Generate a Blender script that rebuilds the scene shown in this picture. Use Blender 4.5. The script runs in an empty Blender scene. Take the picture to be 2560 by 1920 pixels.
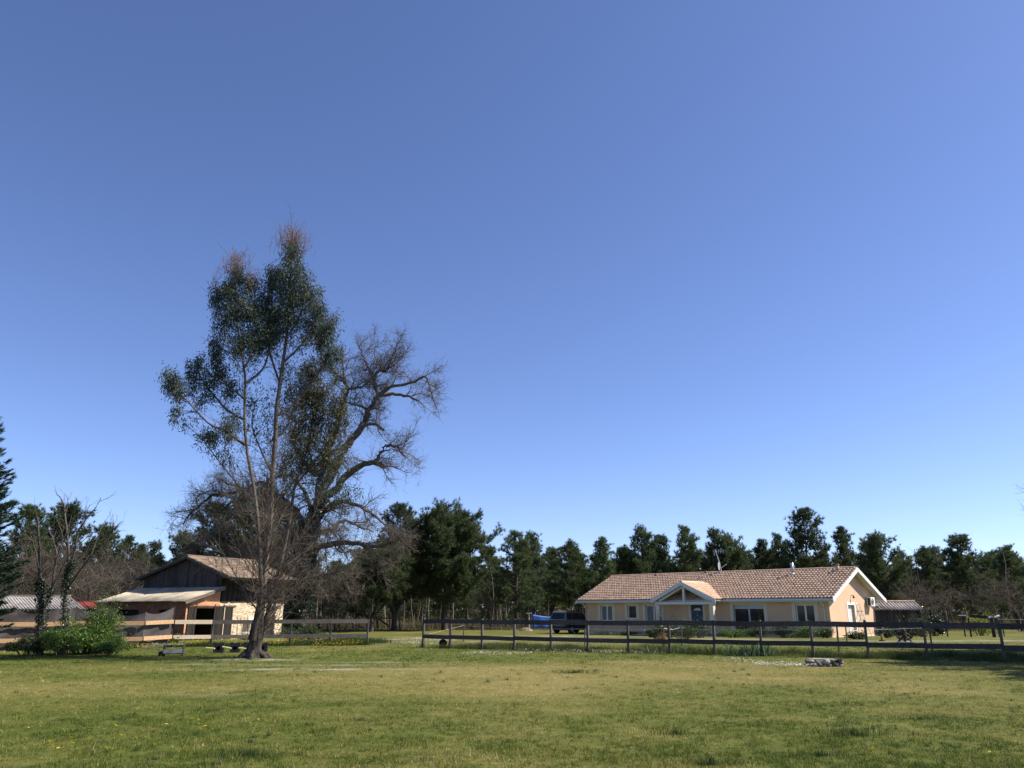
import bpy, bmesh, math, random
import numpy as np
from mathutils import Vector, Matrix

# ------------------------------------------------------------------ camera, sky, sun, exposure
SC = bpy.context.scene
COL = SC.collection
H = 1.7                                   # eye height
F = 1923.0                                # focal length in pixels of a 2560 wide frame
PIT = math.atan(565 / F)                  # the camera looks up by this much
CP, SP = math.cos(PIT), math.sin(PIT)
cd = bpy.data.cameras.new('camera')
cam = bpy.data.objects.new('camera', cd)
COL.objects.link(cam)
cd.sensor_width = 36.0
cd.lens = 36.0 * F / 2560.0
cd.clip_start = 0.1
cd.clip_end = 2000.0
cam.location = (0, 0, H)
cam.rotation_euler = (math.pi / 2 + PIT, 0, 0)
SC.camera = cam
SUN_AZ, SUN_EL = math.radians(3), math.radians(46)   # azimuth from +X towards +Y
SUNV = Vector((math.cos(SUN_AZ) * math.cos(SUN_EL), math.sin(SUN_AZ) * math.cos(SUN_EL), math.sin(SUN_EL)))
W = bpy.data.worlds.new('World')
SC.world = W
W.use_nodes = True
nt = W.node_tree
bg = nt.nodes['Background']
sk = nt.nodes.new('ShaderNodeTexSky')
sk.sky_type = 'NISHITA'
sk.sun_disc = False
sk.sun_elevation = SUN_EL
sk.sun_rotation = math.pi / 2 - SUN_AZ
sk.altitude = 0
sk.air_density = 0.7
sk.dust_density = 0.3
sk.ozone_density = 0.3
tint = nt.nodes.new('ShaderNodeMix')
tint.data_type = 'RGBA'
tint.blend_type = 'MULTIPLY'
tint.inputs[0].default_value = 1.0
tint.inputs[7].default_value = (0.90, 0.975, 1.27, 1)
nt.links.new(sk.outputs[0], tint.inputs[6])
nt.links.new(tint.outputs[2], bg.inputs[0])
bg.inputs[1].default_value = 0.089
sl = bpy.data.lights.new('sun', 'SUN')
sl.energy = 4.8
sl.angle = math.radians(0.53)
sl.color = (1.0, 0.93, 0.82)
sun = bpy.data.objects.new('sun', sl)
sun.rotation_euler = (-SUNV).to_track_quat('-Z', 'Y').to_euler()
sun.location = SUNV * 60
COL.objects.link(sun)
SC.view_settings.view_transform = 'Standard'
SC.view_settings.look = 'None'
SC.view_settings.exposure = 0.80
SC.view_settings.gamma = 1.0
SC.view_settings.use_curve_mapping = False
SC.cycles.max_bounces = 6
SC.cycles.diffuse_bounces = 3
SC.cycles.transparent_max_bounces = 4

R = random.Random(7)
RNG = np.random.default_rng(11)

# ------------------------------------------------------------------ measuring helpers (photo pixels, 2560 wide)
def ray(px, py):
    k, m = (px - 1280) / F, (960 - py) / F
    return np.array([k, CP - m * SP, SP + m * CP])
def at(px, py, Y):                         # point seen at a pixel, Y metres ahead
    r = ray(px, py)
    return np.array([0, 0, H]) + r * (Y / r[1])
def gx(px, Y, z=0.0):
    return (px - 1280) / F * (Y * CP + (z - H) * SP)
def zz(py, Y):
    return H + Y * math.tan(PIT + math.atan((960 - py) / F))
def hit(O, u, px, py):                     # where a pixel meets the upright plane through O along u: (s, z)
    r = ray(px, py)
    a = np.array([[u[0], -r[0]], [u[1], -r[1]]])
    s, t = np.linalg.solve(a, np.array([-O[0], -O[1]]))
    return s, H + t * r[2]

def _hash(ix, iy, seed):
    n = (ix.astype(np.int64) * 374761393 + iy.astype(np.int64) * 668265263 + seed * 974634777) & 0x7fffffff
    n = ((n ^ (n >> 13)) * 1274126177) & 0x7fffffff
    return ((n ^ (n >> 16)) & 0xffff) / 65535.0
def vnoise(x, y, seed=0):
    ix, iy = np.floor(x), np.floor(y)
    fx, fy = x - ix, y - iy
    fx, fy = fx * fx * (3 - 2 * fx), fy * fy * (3 - 2 * fy)
    a, b = _hash(ix, iy, seed), _hash(ix + 1, iy, seed)
    c, d = _hash(ix, iy + 1, seed), _hash(ix + 1, iy + 1, seed)
    return (a * (1 - fx) + b * fx) * (1 - fy) + (c * (1 - fx) + d * fx) * fy
def fbm(x, y, seed=0, o=4):
    v, a, t = 0, 0.5, 0
    for i in range(o):
        v = v + a * vnoise(x * 2 ** i + 17 * i, y * 2 ** i - 9 * i, seed + i); t += a; a *= 0.55
    return v / t
def sstep(a, b, x):
    t = np.clip((x - a) / (b - a), 0, 1)
    return t * t * (3 - 2 * t)
def gz(x, y):                              # ground height
    x, y = np.asarray(x, float), np.asarray(y, float)
    z = -0.28 * sstep(44, 72, y) - 0.15 * sstep(72, 120, y)
    z = z + 0.07 * (fbm(x * 0.12, y * 0.12, 3, 3) - 0.5) * sstep(6, 14, y)
    z = z + 0.05 * np.exp(-((x + 9.53) ** 2 + (y - 29.6) ** 2) / 3.0)
    return z
def g1(x, y):
    return float(gz(x, y))
def blob(x, y, cx, cy, rx, ry, ang=0.0):
    c, s = math.cos(ang), math.sin(ang)
    u, v = ((x - cx) * c + (y - cy) * s) / rx, (-(x - cx) * s + (y - cy) * c) / ry
    return np.exp(-(u * u + v * v))
def gpt(px, py):                           # ground point under a pixel (flat ground)
    r = ray(px, py)
    t = -H / r[2]
    return r[0] * t, r[1] * t

# ------------------------------------------------------------------ object helpers
def tag(o, label=None, cat=None, group=None, kind=None):
    if label: o['label'] = label
    if cat: o['category'] = cat
    if group: o['group'] = group
    if kind: o['kind'] = kind
    return o
def link(o, parent=None):
    COL.objects.link(o)
    if parent is not None: o.parent = parent
    return o
def empty(name, loc=(0, 0, 0), rz=0.0, scale=1.0):
    o = bpy.data.objects.new(name, None)
    o.empty_display_size = 0.2
    o.location = tuple(float(v) for v in loc); o.rotation_euler = (0, 0, rz)
    o.scale = (scale,) * 3 if not isinstance(scale, (tuple, list)) else tuple(scale)
    return link(o)
def mobj(name, me, mat=None, parent=None):
    o = bpy.data.objects.new(name, me)
    if mat is not None and not me.materials: me.materials.append(mat)
    return link(o, parent)
def copy_tree(o, parent=None):
    c = o.copy(); link(c, parent)
    for ch in list(o.children):
        if ch.name != c.name: copy_tree(ch, c)
    return c
def np_mesh(name, V, T, rnd=None, extra=None, smooth=False):
    V = np.ascontiguousarray(V, dtype=np.float32); T = np.ascontiguousarray(T, dtype=np.int32)
    k = T.shape[1]
    me = bpy.data.meshes.new(name)
    me.vertices.add(len(V)); me.vertices.foreach_set('co', V.ravel())
    me.loops.add(T.size); me.loops.foreach_set('vertex_index', T.ravel())
    me.polygons.add(len(T))
    me.polygons.foreach_set('loop_start', np.arange(0, T.size, k, dtype=np.int32))
    if smooth: me.polygons.foreach_set('use_smooth', np.ones(len(T), dtype=bool))
    if rnd is not None:
        a = me.attributes.new('rnd', 'FLOAT', 'FACE'); a.data.foreach_set('value', np.asarray(rnd, np.float32))
    for nm, arr in (extra or {}).items():
        a = me.attributes.new(nm, 'FLOAT', 'POINT'); a.data.foreach_set('value', np.asarray(arr, np.float32))
    me.update(calc_edges=True)
    return me

class MB:
    """collects simple solids into one mesh"""
    def __init__(s): s.v, s.f, s.r = [], [], []
    def add(s, vs, fs, r=None):
        b = len(s.v); s.v += [tuple(map(float, v)) for v in vs]; s.f += [tuple(b + i for i in f) for f in fs]
        s.r += [R.random() if r is None else r] * len(fs); return s
    def box(s, x0, x1, y0, y1, z0, z1, r=None):
        vs = [(x, y, z) for z in (z0, z1) for y in (y0, y1) for x in (x0, x1)]
        return s.add(vs, [(0, 2, 3, 1), (4, 5, 7, 6), (0, 1, 5, 4), (2, 6, 7, 3), (0, 4, 6, 2), (1, 3, 7, 5)], r)
    def cbox(s, c, sx, sy, sz, rot=None, r=None):
        m = rot or Matrix.Identity(3)
        vs = [Vector(c) + m @ Vector((x * sx / 2, y * sy / 2, z * sz / 2)) for z in (-1, 1) for y in (-1, 1) for x in (-1, 1)]
        return s.add(vs, [(0, 2, 3, 1), (4, 5, 7, 6), (0, 1, 5, 4), (2, 6, 7, 3), (0, 4, 6, 2), (1, 3, 7, 5)], r)
    def bar(s, a, b, w, t, up=(0, 0, 1), r=None):    # box from a to b, w along the up side, t across
        a, b, up = Vector(a), Vector(b), Vector(up)
        d = (b - a).normalized(); q = d.cross(up)
        q = q.normalized() if q.length > 1e-6 else Vector((1, 0, 0)); u = q.cross(d)
        vs = [p + q * (i * t / 2) + u * (j * w / 2) for p in (a, b) for j in (-1, 1) for i in (-1, 1)]
        return s.add(vs, [(0, 1, 3, 2), (4, 6, 7, 5), (0, 4, 5, 1), (2, 3, 7, 6), (0, 2, 6, 4), (1, 5, 7, 3)], r)
    def tube(s, pts, rad, n=8, cap=True, r=None):
        pts = [Vector(p) for p in pts]; k = len(pts)
        rad = list(rad) if hasattr(rad, '__len__') else [rad] * k
        vs = []
        for i in range(k):
            d = (pts[min(i + 1, k - 1)] - pts[max(i - 1, 0)]).normalized()
            ref = Vector((0, 0, 1)) if abs(d.z) < .9 else Vector((1, 0, 0))
            q = d.cross(ref).normalized(); u = q.cross(d)
            for j in range(n):
                a = 2 * math.pi * j / n
                vs.append(pts[i] + (q * math.cos(a) + u * math.sin(a)) * rad[i])
        fs = [(i * n + j, i * n + (j + 1) % n, (i + 1) * n + (j + 1) % n, (i + 1) * n + j) for i in range(k - 1) for j in range(n)]
        if cap: fs += [tuple(reversed(range(n))), tuple((k - 1) * n + j for j in range(n))]
        return s.add(vs, fs, r)
    def prism(s, poly, a, b, axis='y', r=None):      # polygon in the plane across axis
        n = len(poly)
        mk = {'y': lambda p, t: (p[0], t, p[1]), 'x': lambda p, t: (t, p[0], p[1]), 'z': lambda p, t: (p[0], p[1], t)}[axis]
        vs = [mk(p, a) for p in poly] + [mk(p, b) for p in poly]
        return s.add(vs, [tuple(range(n)), tuple(reversed(range(n, 2 * n)))] + [(i, i + n, (i + 1) % n + n, (i + 1) % n) for i in range(n)], r)
    def mesh(s, name, smooth=False):
        me = bpy.data.meshes.new(name); me.from_pydata(s.v, [], s.f)
        a = me.attributes.new('rnd', 'FLOAT', 'FACE'); a.data.foreach_set('value', np.array(s.r, np.float32))
        bm = bmesh.new(); bm.from_mesh(me); bmesh.ops.recalc_face_normals(bm, faces=bm.faces); bm.to_mesh(me); bm.free()
        if smooth: me.polygons.foreach_set('use_smooth', np.ones(len(me.polygons), dtype=bool))
        return me
    def build(s, name, mat, parent=None, smooth=False, bevel=0.0):
        o = mobj(name, s.mesh(name, smooth), mat, parent)
        if bevel:
            m = o.modifiers.new('bevel', 'BEVEL'); m.width = bevel; m.segments = 2; m.limit_method = 'ANGLE'
        return o

# ------------------------------------------------------------------ materials
def nodes(name):
    m = bpy.data.materials.new(name); m.use_nodes = True
    t = m.node_tree
    return m, t, t.nodes['Principled BSDF']
def ramp(t, pos_cols, fac):
    n = t.nodes.new('ShaderNodeValToRGB'); e = n.color_ramp.elements
    while len(e) < len(pos_cols): e.new(0.5)
    for el, (p, c) in zip(e, pos_cols): el.position = p; el.color = (*c, 1)
    t.links.new(fac, n.inputs[0]); return n.outputs[0]
def mixc(t, a, b, fac, mode='MIX'):
    n = t.nodes.new('ShaderNodeMix'); n.data_type = 'RGBA'; n.blend_type = mode
    for sock, v in ((n.inputs[0], fac), (n.inputs[6], a), (n.inputs[7], b)):
        if hasattr(v, 'is_linked'): t.links.new(v, sock)
        else: sock.default_value = v if not isinstance(v, tuple) else (*v[:3], 1)
    return n.outputs[2]
def noise(t, scale, detail=4, stretch=None, coord='Object', rough=.6):
    if coord == 'World':
        c = t.nodes.new('ShaderNodeNewGeometry').outputs['Position']
    else:
        c = t.nodes.new('ShaderNodeTexCoord').outputs[coord]
    if stretch:
        mp = t.nodes.new('ShaderNodeMapping'); mp.inputs['Scale'].default_value = stretch
        t.links.new(c, mp.inputs[0]); c = mp.outputs[0]
    n = t.nodes.new('ShaderNodeTexNoise'); n.inputs['Scale'].default_value = scale; n.inputs['Detail'].default_value = detail
    n.inputs['Roughness'].default_value = rough
    t.links.new(c, n.inputs['Vector']); return n.outputs[0]
def attr(t, name):
    n = t.nodes.new('ShaderNodeAttribute'); n.attribute_name = name; return n.outputs['Fac']
def math_(t, op, a, b):
    n = t.nodes.new('ShaderNodeMath'); n.operation = op
    for i, v in enumerate((a, b)):
        if hasattr(v, 'is_linked'): t.links.new(v, n.inputs[i])
        else: n.inputs[i].default_value = v
    return n.outputs[0]
def orand(t):
    return t.nodes.new('ShaderNodeObjectInfo').outputs['Random']
def surf(name, c1, c2=None, scale=4, rough=.85, bump=0.0, bscale=30, metal=0.0, spec=.3, stretch=None, lo=.35, hi=.65, piece=0.0, dirt=None, coord='Object'):
    """noise between two colours, per-piece value change (rnd and object random), optional dirt blotches"""
    m, t, b = nodes(name)
    c2 = c2 or c1
    col = ramp(t, [(lo, c1), (hi, c2)], noise(t, scale, 5, stretch, coord))
    if dirt:
        col = mixc(t, col, dirt[0], ramp(t, [(dirt[2], (0, 0, 0)), (min(1, dirt[2] + .18), (dirt[1],) * 3)], noise(t, dirt[3], 6, None, coord)))
    if piece:
        f = math_(t, 'FRACT', math_(t, 'ADD', attr(t, 'rnd'), orand(t)), 0)
        v = ramp(t, [(0, (1 - piece,) * 3), (1, (1 + piece * .6,) * 3)], f)
        col = mixc(t, col, v, 1.0, 'MULTIPLY')
    t.links.new(col, b.inputs['Base Color'])
    b.inputs['Roughness'].default_value = rough; b.inputs['Metallic'].default_value = metal
    b.inputs['Specular IOR Level'].default_value = spec
    if bump:
        bp = t.nodes.new('ShaderNodeBump'); bp.inputs['Strength'].default_value = bump; bp.inputs['Distance'].default_value = .02
        t.links.new(noise(t, bscale, 5, stretch, coord), bp.inputs['Height']); t.links.new(bp.outputs[0], b.inputs['Normal'])
    return m
def leafm(name, cols, trans=.25, rough=.6, spec=.25, tree=.25):
    """leaf colour by its own random number, brightness by the tree's"""
    m, t, b = nodes(name)
    col = ramp(t, cols, attr(t, 'rnd'))
    v = ramp(t, [(0, (1 - tree,) * 3), (1, (1 + tree,) * 3)], orand(t))
    col = mixc(t, col, v, 1.0, 'MULTIPLY')
    t.links.new(col, b.inputs['Base Color']); b.inputs['Roughness'].default_value = rough
    b.inputs['Specular IOR Level'].default_value = spec
    tr = t.nodes.new('ShaderNodeBsdfTranslucent'); t.links.new(col, tr.inputs[0])
    mx = t.nodes.new('ShaderNodeMixShader'); mx.inputs[0].default_value = trans
    t.links.new(b.outputs[0], mx.inputs[1]); t.links.new(tr.outputs[0], mx.inputs[2])
    t.links.new(mx.outputs[0], t.nodes['Material Output'].inputs[0])
    return m

m_stucco = surf('stucco', (.61, .42, .27), (.68, .475, .31), 1.2, .92, .25, 90, dirt=((.42, .30, .21), .45, .58, .9), stretch=(1, 1, .35))
m_trim = surf('cream_render', (.66, .58, .44), (.72, .64, .50), 2, .9)
m_white = surf('white_paint', (.74, .74, .71), (.80, .80, .77), 3, .55)
m_greywhite = surf('pale_grey_paint', (.56, .58, .56), (.64, .66, .63), 3, .55)
m_tile = surf('canal_tile', (.50, .315, .20), (.63, .435, .295), 3.5, .85, .3, 40, piece=.17, dirt=((.30, .22, .16), .55, .56, 1.1))
m_oldtile = surf('old_tile', (.18, .13, .09), (.285, .21, .152), 3, .9, .3, 40, piece=.4, dirt=((.17, .14, .10), .7, .5, .9))
m_glass = surf('dark_glass', (.012, .015, .018), (.02, .024, .028), 2, .06, spec=.28)
m_curtain = surf('net_curtain_glass', (.10, .115, .13), (.15, .165, .18), 14, .25, spec=.6, stretch=(3, 1, .3))
m_blue = surf('blue_door_paint', (.012, .05, .115), (.018, .065, .14), 3, .45)
m_fan = surf('lit_door_light', (.70, .62, .42), (.78, .70, .5), 3, .4)  # brightness of the lit half-moon window put into its base colour
m_metal = surf('galvanised', (.42, .43, .44), (.55, .56, .57), 6, .4, metal=.7)
m_zinc = surf('zinc', (.36, .39, .41), (.46, .49, .5), 4, .5, metal=.3)
m_darkmetal = surf('dark_metal', (.03, .028, .026), (.06, .05, .045), 8, .55, metal=.4)
m_rust = surf('rusty_iron', (.05, .03, .022), (.10, .055, .035), 9, .8)
m_black = surf('black_plastic', (.016, .016, .017), (.028, .028, .03), 6, .55)
m_rubber = surf('rubber', (.018, .018, .018), (.03, .03, .03), 9, .8)
m_oldwood = surf('dark_weathered_plank', (.032, .028, .027), (.075, .065, .059), 3, .9, .5, 30, stretch=(6, 6, .5), piece=.45)
m_brownwood = surf('brown_plank', (.085, .05, .032), (.15, .10, .066), 3, .9, .5, 30, stretch=(6, 6, .5), piece=.4)
m_greyrail = surf('grey_weathered_board', (.15, .125, .105), (.24, .20, .165), 3, .9, .4, 40, stretch=(.6, 6, 6), piece=.28)
m_darkrail = surf('dark_weathered_board', (.042, .037, .037), (.082, .071, .068), 3, .9, .4, 40, stretch=(.6, 6, 6), piece=.3)
m_palerail = surf('pale_new_board', (.60, .46, .33), (.72, .58, .43), 3, .85, .3, 40, stretch=(.6, 6, 6), piece=.15)
m_newrail = surf('fresh_pine_board', (.50, .29, .15), (.64, .41, .23), 3, .8, .3, 40, stretch=(.6, 6, 6), piece=.2)
m_post = surf('grey_post', (.075, .067, .06), (.15, .133, .115), 4, .9, .4, 40, stretch=(5, 5, .6), piece=.25)
m_net = surf('grey_windbreak_net', (.075, .066, .064), (.11, .097, .093), 1.5, .9, .15, 120)
m_fibro = surf('fibre_cement_sheet', (.36, .305, .22), (.50, .435, .325), 2.2, .95, .3, 40, piece=.16, dirt=((.17, .16, .12), .7, .52, 1.3))
m_fibro2 = surf('grey_corrugated_sheet', (.30, .27, .235), (.46, .42, .37), 2.2, .9, .3, 40, piece=.3, dirt=((.16, .12, .09), .6, .55, 1.6))
m_redroof = surf('red_tin_sheet', (.20, .035, .022), (.29, .06, .04), 3, .6, piece=.2)
m_door = surf('dark_door_plank', (.014, .011, .009), (.036, .028, .023), 3, .9, .5, 30, stretch=(6, 6, .5), piece=.4)
m_brownblock = surf('shaded_old_block', (.16, .075, .045), (.24, .12, .075), 5, .9, .3, 50, piece=.25)  # older brown block, with the shade under the eaves put into its colour
m_block = surf('orange_hollow_block', (.56, .25, .125), (.66, .33, .185), 5, .9, .3, 50, piece=.25)
m_cream = surf('cream_brick', (.62, .49, .32), (.76, .63, .44), 4, .92, .3, 60, piece=.3)
m_mortar = surf('sandy_mortar', (.44, .36, .26), (.55, .46, .34), 6, .95)
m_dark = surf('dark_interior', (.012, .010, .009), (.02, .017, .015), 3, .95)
m_bark = surf('pine_bark', (.045, .036, .03), (.085, .066, .052), 5, .95, .6, 20, stretch=(2, 2, .5))
m_eucbark = surf('eucalyptus_bark', (.07, .054, .042), (.17, .14, .117), 2.2, .85, .5, 18, stretch=(3, 3, .45), dirt=((.065, .05, .04), .9, .50, 1.4))
m_eucbase = surf('shaggy_base_bark', (.018, .014, .011), (.095, .076, .062), 3.0, .95, .8, 14, stretch=(4, 4, .5))
m_oak = surf('oak_bark', (.06, .05, .042), (.13, .108, .088), 4, .95, .6, 20)
m_twig = surf('bare_twig', (.085, .070, .056), (.155, .130, .105), 4, .9)
m_twigr = surf('brown_twig', (.075, .058, .045), (.14, .110, .086), 3, .9)
m_twigg = surf('pale_twig', (.20, .165, .13), (.30, .255, .205), 3, .9)
m_needle = leafm('pine_needle', [(0, (.038, .060, .026)), (.5, (.072, .102, .040)), (.85, (.120, .145, .058)), (1, (.17, .18, .08))], .35)
m_needle2 = leafm('pine_needle_olive', [(0, (.026, .038, .016)), (.5, (.05, .066, .026)), (1, (.10, .105, .045))], .15)
m_cyp = leafm('cypress_spray', [(0, (.014, .032, .02)), (.6, (.026, .055, .03)), (1, (.05, .085, .04))], .12)
m_euc = leafm('eucalyptus_leaf', [(0, (.036, .055, .038)), (.5, (.075, .100, .066)), (.9, (.135, .16, .105)), (1, (.24, .15, .08))], .3, .6, .2, 0)
m_eucolive = leafm('dull_eucalyptus_leaf', [(0, (.05, .055, .028)), (.55, (.10, .10, .05)), (.85, (.16, .145, .075)), (1, (.24, .17, .09))], .3, .6, .2, 0)
m_ivy = leafm('ivy_leaf', [(0, (.010, .022, .010)), (.6, (.022, .045, .016)), (1, (.06, .095, .03))], .12, .35, .5, 0)
m_bush = leafm('spring_leaf', [(0, (.05, .10, .018)), (.5, (.105, .18, .03)), (1, (.20, .29, .06))], .35, .5, .35, .1)
m_shrub = leafm('dull_shrub_leaf', [(0, (.03, .05, .018)), (.6, (.06, .085, .03)), (1, (.11, .13, .05))], .25, .5, .3, .2)
m_yellow = leafm('yellow_green_leaf', [(0, (.17, .20, .03)), (.6, (.28, .30, .05)), (1, (.40, .38, .08))], .35)
m_dry = leafm('dry_orange_leaf', [(0, (.30, .15, .06)), (.6, (.46, .25, .10)), (1, (.58, .36, .17))], .3)
m_gorse = leafm('yellow_blossom', [(0, (.30, .22, .02)), (1, (.55, .42, .05))], .3)
m_iris = leafm('iris_blade', [(0, (.06, .11, .05)), (.6, (.11, .18, .085)), (1, (.22, .28, .15))], .3)
m_tall = leafm('tall_grass_blade', [(0, (.03, .056, .012)), (.45, (.06, .088, .022)), (.75, (.115, .115, .042)), (1, (.20, .165, .08))], .3, tree=0)
m_daisy = leafm('daisy_petal', [(0, (.62, .62, .56)), (1, (.78, .78, .74))], .2, tree=0)
m_butter = leafm('yellow_petal', [(0, (.55, .42, .02)), (1, (.75, .62, .04))], .25, tree=0)
m_concrete = surf('pale_stone', (.16, .145, .125), (.36, .33, .295), 6, .9, .4, 30, piece=.35)
m_plank = surf('pale_plank', (.50, .46, .40), (.62, .58, .52), 5, .85)
m_tarp = surf('blue_tarpaulin', (.018, .07, .28), (.03, .095, .36), 3, .5)
m_rope = surf('pale_yellow_pole', (.50, .46, .20), (.62, .58, .28), 4, .7)
m_yellowp = surf('yellow_paint', (.34, .26, .05), (.42, .33, .08), 5, .6)

# ------------------------------------------------------------------ the ground
EUC = (-9.53, 29.6)
def dryness(x, y):
    n = fbm(x * .22, y * .22, 5, 4); n2 = fbm(x * .9, y * .9, 9, 3)
    band = (blob(x, y, 2, 21, 9, 4.0) * 1.0 + blob(x, y, -4.5, 19.5, 5.5, 2.0) * .9 + blob(x, y, 3.5, 26, 9, 2.5) * .8 +
            blob(x, y, 9, 22, 5, 3) * .5 + blob(x, y, -3, 24, 5, 2) * .35)
    green = blob(x, y, -9, 14, 6, 2.5) * .25 + blob(x, y, 0, 13, 7, 1.8) * .25
    d = .15 + .55 * np.clip(band, 0, 1.1) + 1.0 * (n - .5) + .85 * (n2 - .5) - green
    d = d + .10 * sstep(40, 60, y)
    return np.clip(d, 0, 1)
SANDS = [(gpt(770, 1672), 3.6, .42, .02, .95), (gpt(640, 1650), 1.5, .55, 0, 1.0), (gpt(520, 1660), 1.6, .3, 0, .6), (gpt(960, 1655), 2.0, .4, 0, .45),
         (gpt(830, 1662), 1.8, .3, 0, .6), (gpt(560, 1735), 1.2, .3, 0, .3)]
def sandiness(x, y):
    s = 0
    for (c, rx, ry, a, w) in SANDS: s = s + w * blob(x, y, c[0], c[1], rx, ry, a)
    s = s + 1.0 * blob(x, y, -5.5, 50, 8, 6) * (fbm(x * .5, y * .5, 41, 3) > .46)
    s = s + .8 * blob(x, y, 3, 60, 6, 3) + .7 * blob(x, y, 12, 50, 5, 3)
    s = s + .75 * np.exp(-((y - (47 + .12 * (x - 25))) / 1.2) ** 2) * sstep(17, 22, x)
    s = s + .8 * np.exp(-((y - (39.6 + .0 * x)) / .5) ** 2) * sstep(18, 21, x) * (1 - sstep(40, 50, x))
    return np.clip(s * (.05 + 2.6 * np.clip(fbm(x * 2.1, y * 3.0, 23, 4) - .30, 0, 1)), 0, 1)

def ground():
    xs = np.concatenate([-np.geomspace(900, 34, 22), np.arange(-33, 33.01, .3), np.geomspace(34, 900, 22)])
    ys = np.concatenate([np.array([-60, -30, -10, 0]), np.arange(4, 60, .3), np.geomspace(60, 1200, 60)])
    X, Y = np.meshgrid(xs, ys)
    x, y = X.ravel(), Y.ravel()
    V = np.stack([x, y, gz(x, y)], 1)
    nx, ny = len(xs), len(ys)
    i = (np.arange(ny - 1)[:, None] * nx + np.arange(nx - 1)[None, :]).ravel()
    T = np.stack([i, i + 1, i + nx + 1, i + nx], 1)
    me = np_mesh('ground', V, T, extra={'dry': dryness(x, y), 'sand': sandiness(x, y)}, smooth=True)
    m, t, b = nodes('meadow_ground')
    green = ramp(t, [(.3, (.046, .060, .010)), (.5, (.084, .100, .018)), (.72, (.128, .126, .029))], noise(t, 1.6, 6, None, 'World', .7))
    straw = ramp(t, [(.3, (.13, .112, .034)), (.7, (.235, .195, .066))], noise(t, 3.0, 5, None, 'World', .7))
    col = mixc(t, green, straw, attr(t, 'dry'))
    fine = ramp(t, [(.25, (.62, .62, .60)), (.5, (1, 1, 1)), (.75, (1.25, 1.22, 1.15))], noise(t, 14, 4, (1, .45, 1), 'World', .75))
    col = mixc(t, col, fine, 1.0, 'MULTIPLY')
    col = mixc(t, col, ramp(t, [(.3, (.27, .235, .18)), (.7, (.40, .355, .285))], noise(t, 5, 4, None, 'World')), attr(t, 'sand'))
    t.links.new(col, b.inputs['Base Color']); b.inputs['Roughness'].default_value = .95; b.inputs['Specular IOR Level'].default_value = .1
    bp = t.nodes.new('ShaderNodeBump'); bp.inputs['Strength'].default_value = .6; bp.inputs['Distance'].default_value = .05
    t.links.new(noise(t, 9, 6, None, 'World', .75), bp.inputs['Height']); t.links.new(bp.outputs[0], b.inputs['Normal'])
    tag(mobj('ground', me, m), kind='structure')
ground()

def blades(x, y, h, lean, w, rng, z0=None):
    n = len(x); a = rng.uniform(0, 2 * np.pi, n)
    z = (gz(x, y) if z0 is None else z0) - .01
    dx, dy = np.cos(a) * w / 2, np.sin(a) * w / 2
    la = rng.uniform(0, 2 * np.pi, n); l = rng.uniform(0, 1, n) * lean * h
    V = np.empty((n, 3, 3))
    V[:, 0] = np.stack([x - dx, y - dy, z], 1); V[:, 1] = np.stack([x + dx, y + dy, z], 1)
    V[:, 2] = np.stack([x + np.cos(la) * l, y + np.sin(la) * l, z + h], 1)
    return V.reshape(-1, 3), np.arange(3 * n).reshape(n, 3)

def lawn():
    rng = np.random.default_rng(3)
    nt_, per = 125000, 6
    u = rng.uniform(0, 1, nt_)
    y = 1 / (1 / 8.2 + u * (1 / 44 - 1 / 8.2))
    x = rng.uniform(-1, 1, nt_) * (.74 * y + 2.5)
    sand, dry = sandiness(x, y), dryness(x, y)
    patch = fbm(x * 1.1, y * 1.1, 71, 3); fine = fbm(x * 4.5, y * 4.5, 73, 2)
    keep = rng.uniform(0, 1, nt_) > np.clip(sand * 1.15 + .35 * (fine < .33), 0, .97)
    x, y, dry, patch, fine = x[keep], y[keep], dry[keep], patch[keep], fine[keep]; nt_ = len(x)
    far = sstep(14, 40, y)
    tone = .34 + .62 * (dry - .22) + .75 * (patch - .5) + .45 * (fine - .5) + rng.normal(0, .17, nt_) + (rng.uniform(0, 1, nt_) > .94) * .42
    th = rng.uniform(.6, 1.3, nt_) * (.45 + 2.1 * np.clip(fine - .25, 0, 1)) * (1.15 - .45 * dry) * (1 + 1.2 * np.clip(.42 - patch, 0, 1))
    k = np.repeat(np.arange(nt_), per); sp = .022 + .03 * far[k]
    bx, by = x[k] + rng.normal(0, 1, len(k)) * sp, y[k] + rng.normal(0, 1, len(k)) * sp
    h = .036 * th[k] * rng.uniform(.5, 1.25, len(k)) * (1 + .25 * far[k]); h = h * (1 + 1.6 * (rng.uniform(0, 1, len(k)) > .985))
    V, T = blades(bx, by, h, 1.3, .0075 + .016 * far[k], rng)
    r = np.clip(tone[k] + rng.normal(0, .07, len(k)), 0, 1)
    m, t, b = nodes('lawn_blade')
    col = ramp(t, [(0, (.034, .072, .010)), (.28, (.092, .138, .019)), (.52, (.172, .184, .034)), (.78, (.33, .285, .082)), (1, (.58, .50, .24))], attr(t, 'rnd'))
    t.links.new(col, b.inputs['Base Color']); b.inputs['Roughness'].default_value = .7; b.inputs['Specular IOR Level'].default_value = .2
    tr = t.nodes.new('ShaderNodeBsdfTranslucent'); t.links.new(col, tr.inputs[0])
    mx = t.nodes.new('ShaderNodeMixShader'); mx.inputs[0].default_value = .3
    t.links.new(b.outputs[0], mx.inputs[1]); t.links.new(tr.outputs[0], mx.inputs[2]); t.links.new(mx.outputs[0], t.nodes['Material Output'].inputs[0])
    tag(mobj('lawn_grass', np_mesh('lawn_grass', V, T, r), m), 'short patchy olive and straw coloured lawn in the foreground', 'grass', kind='stuff')
lawn()

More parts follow.
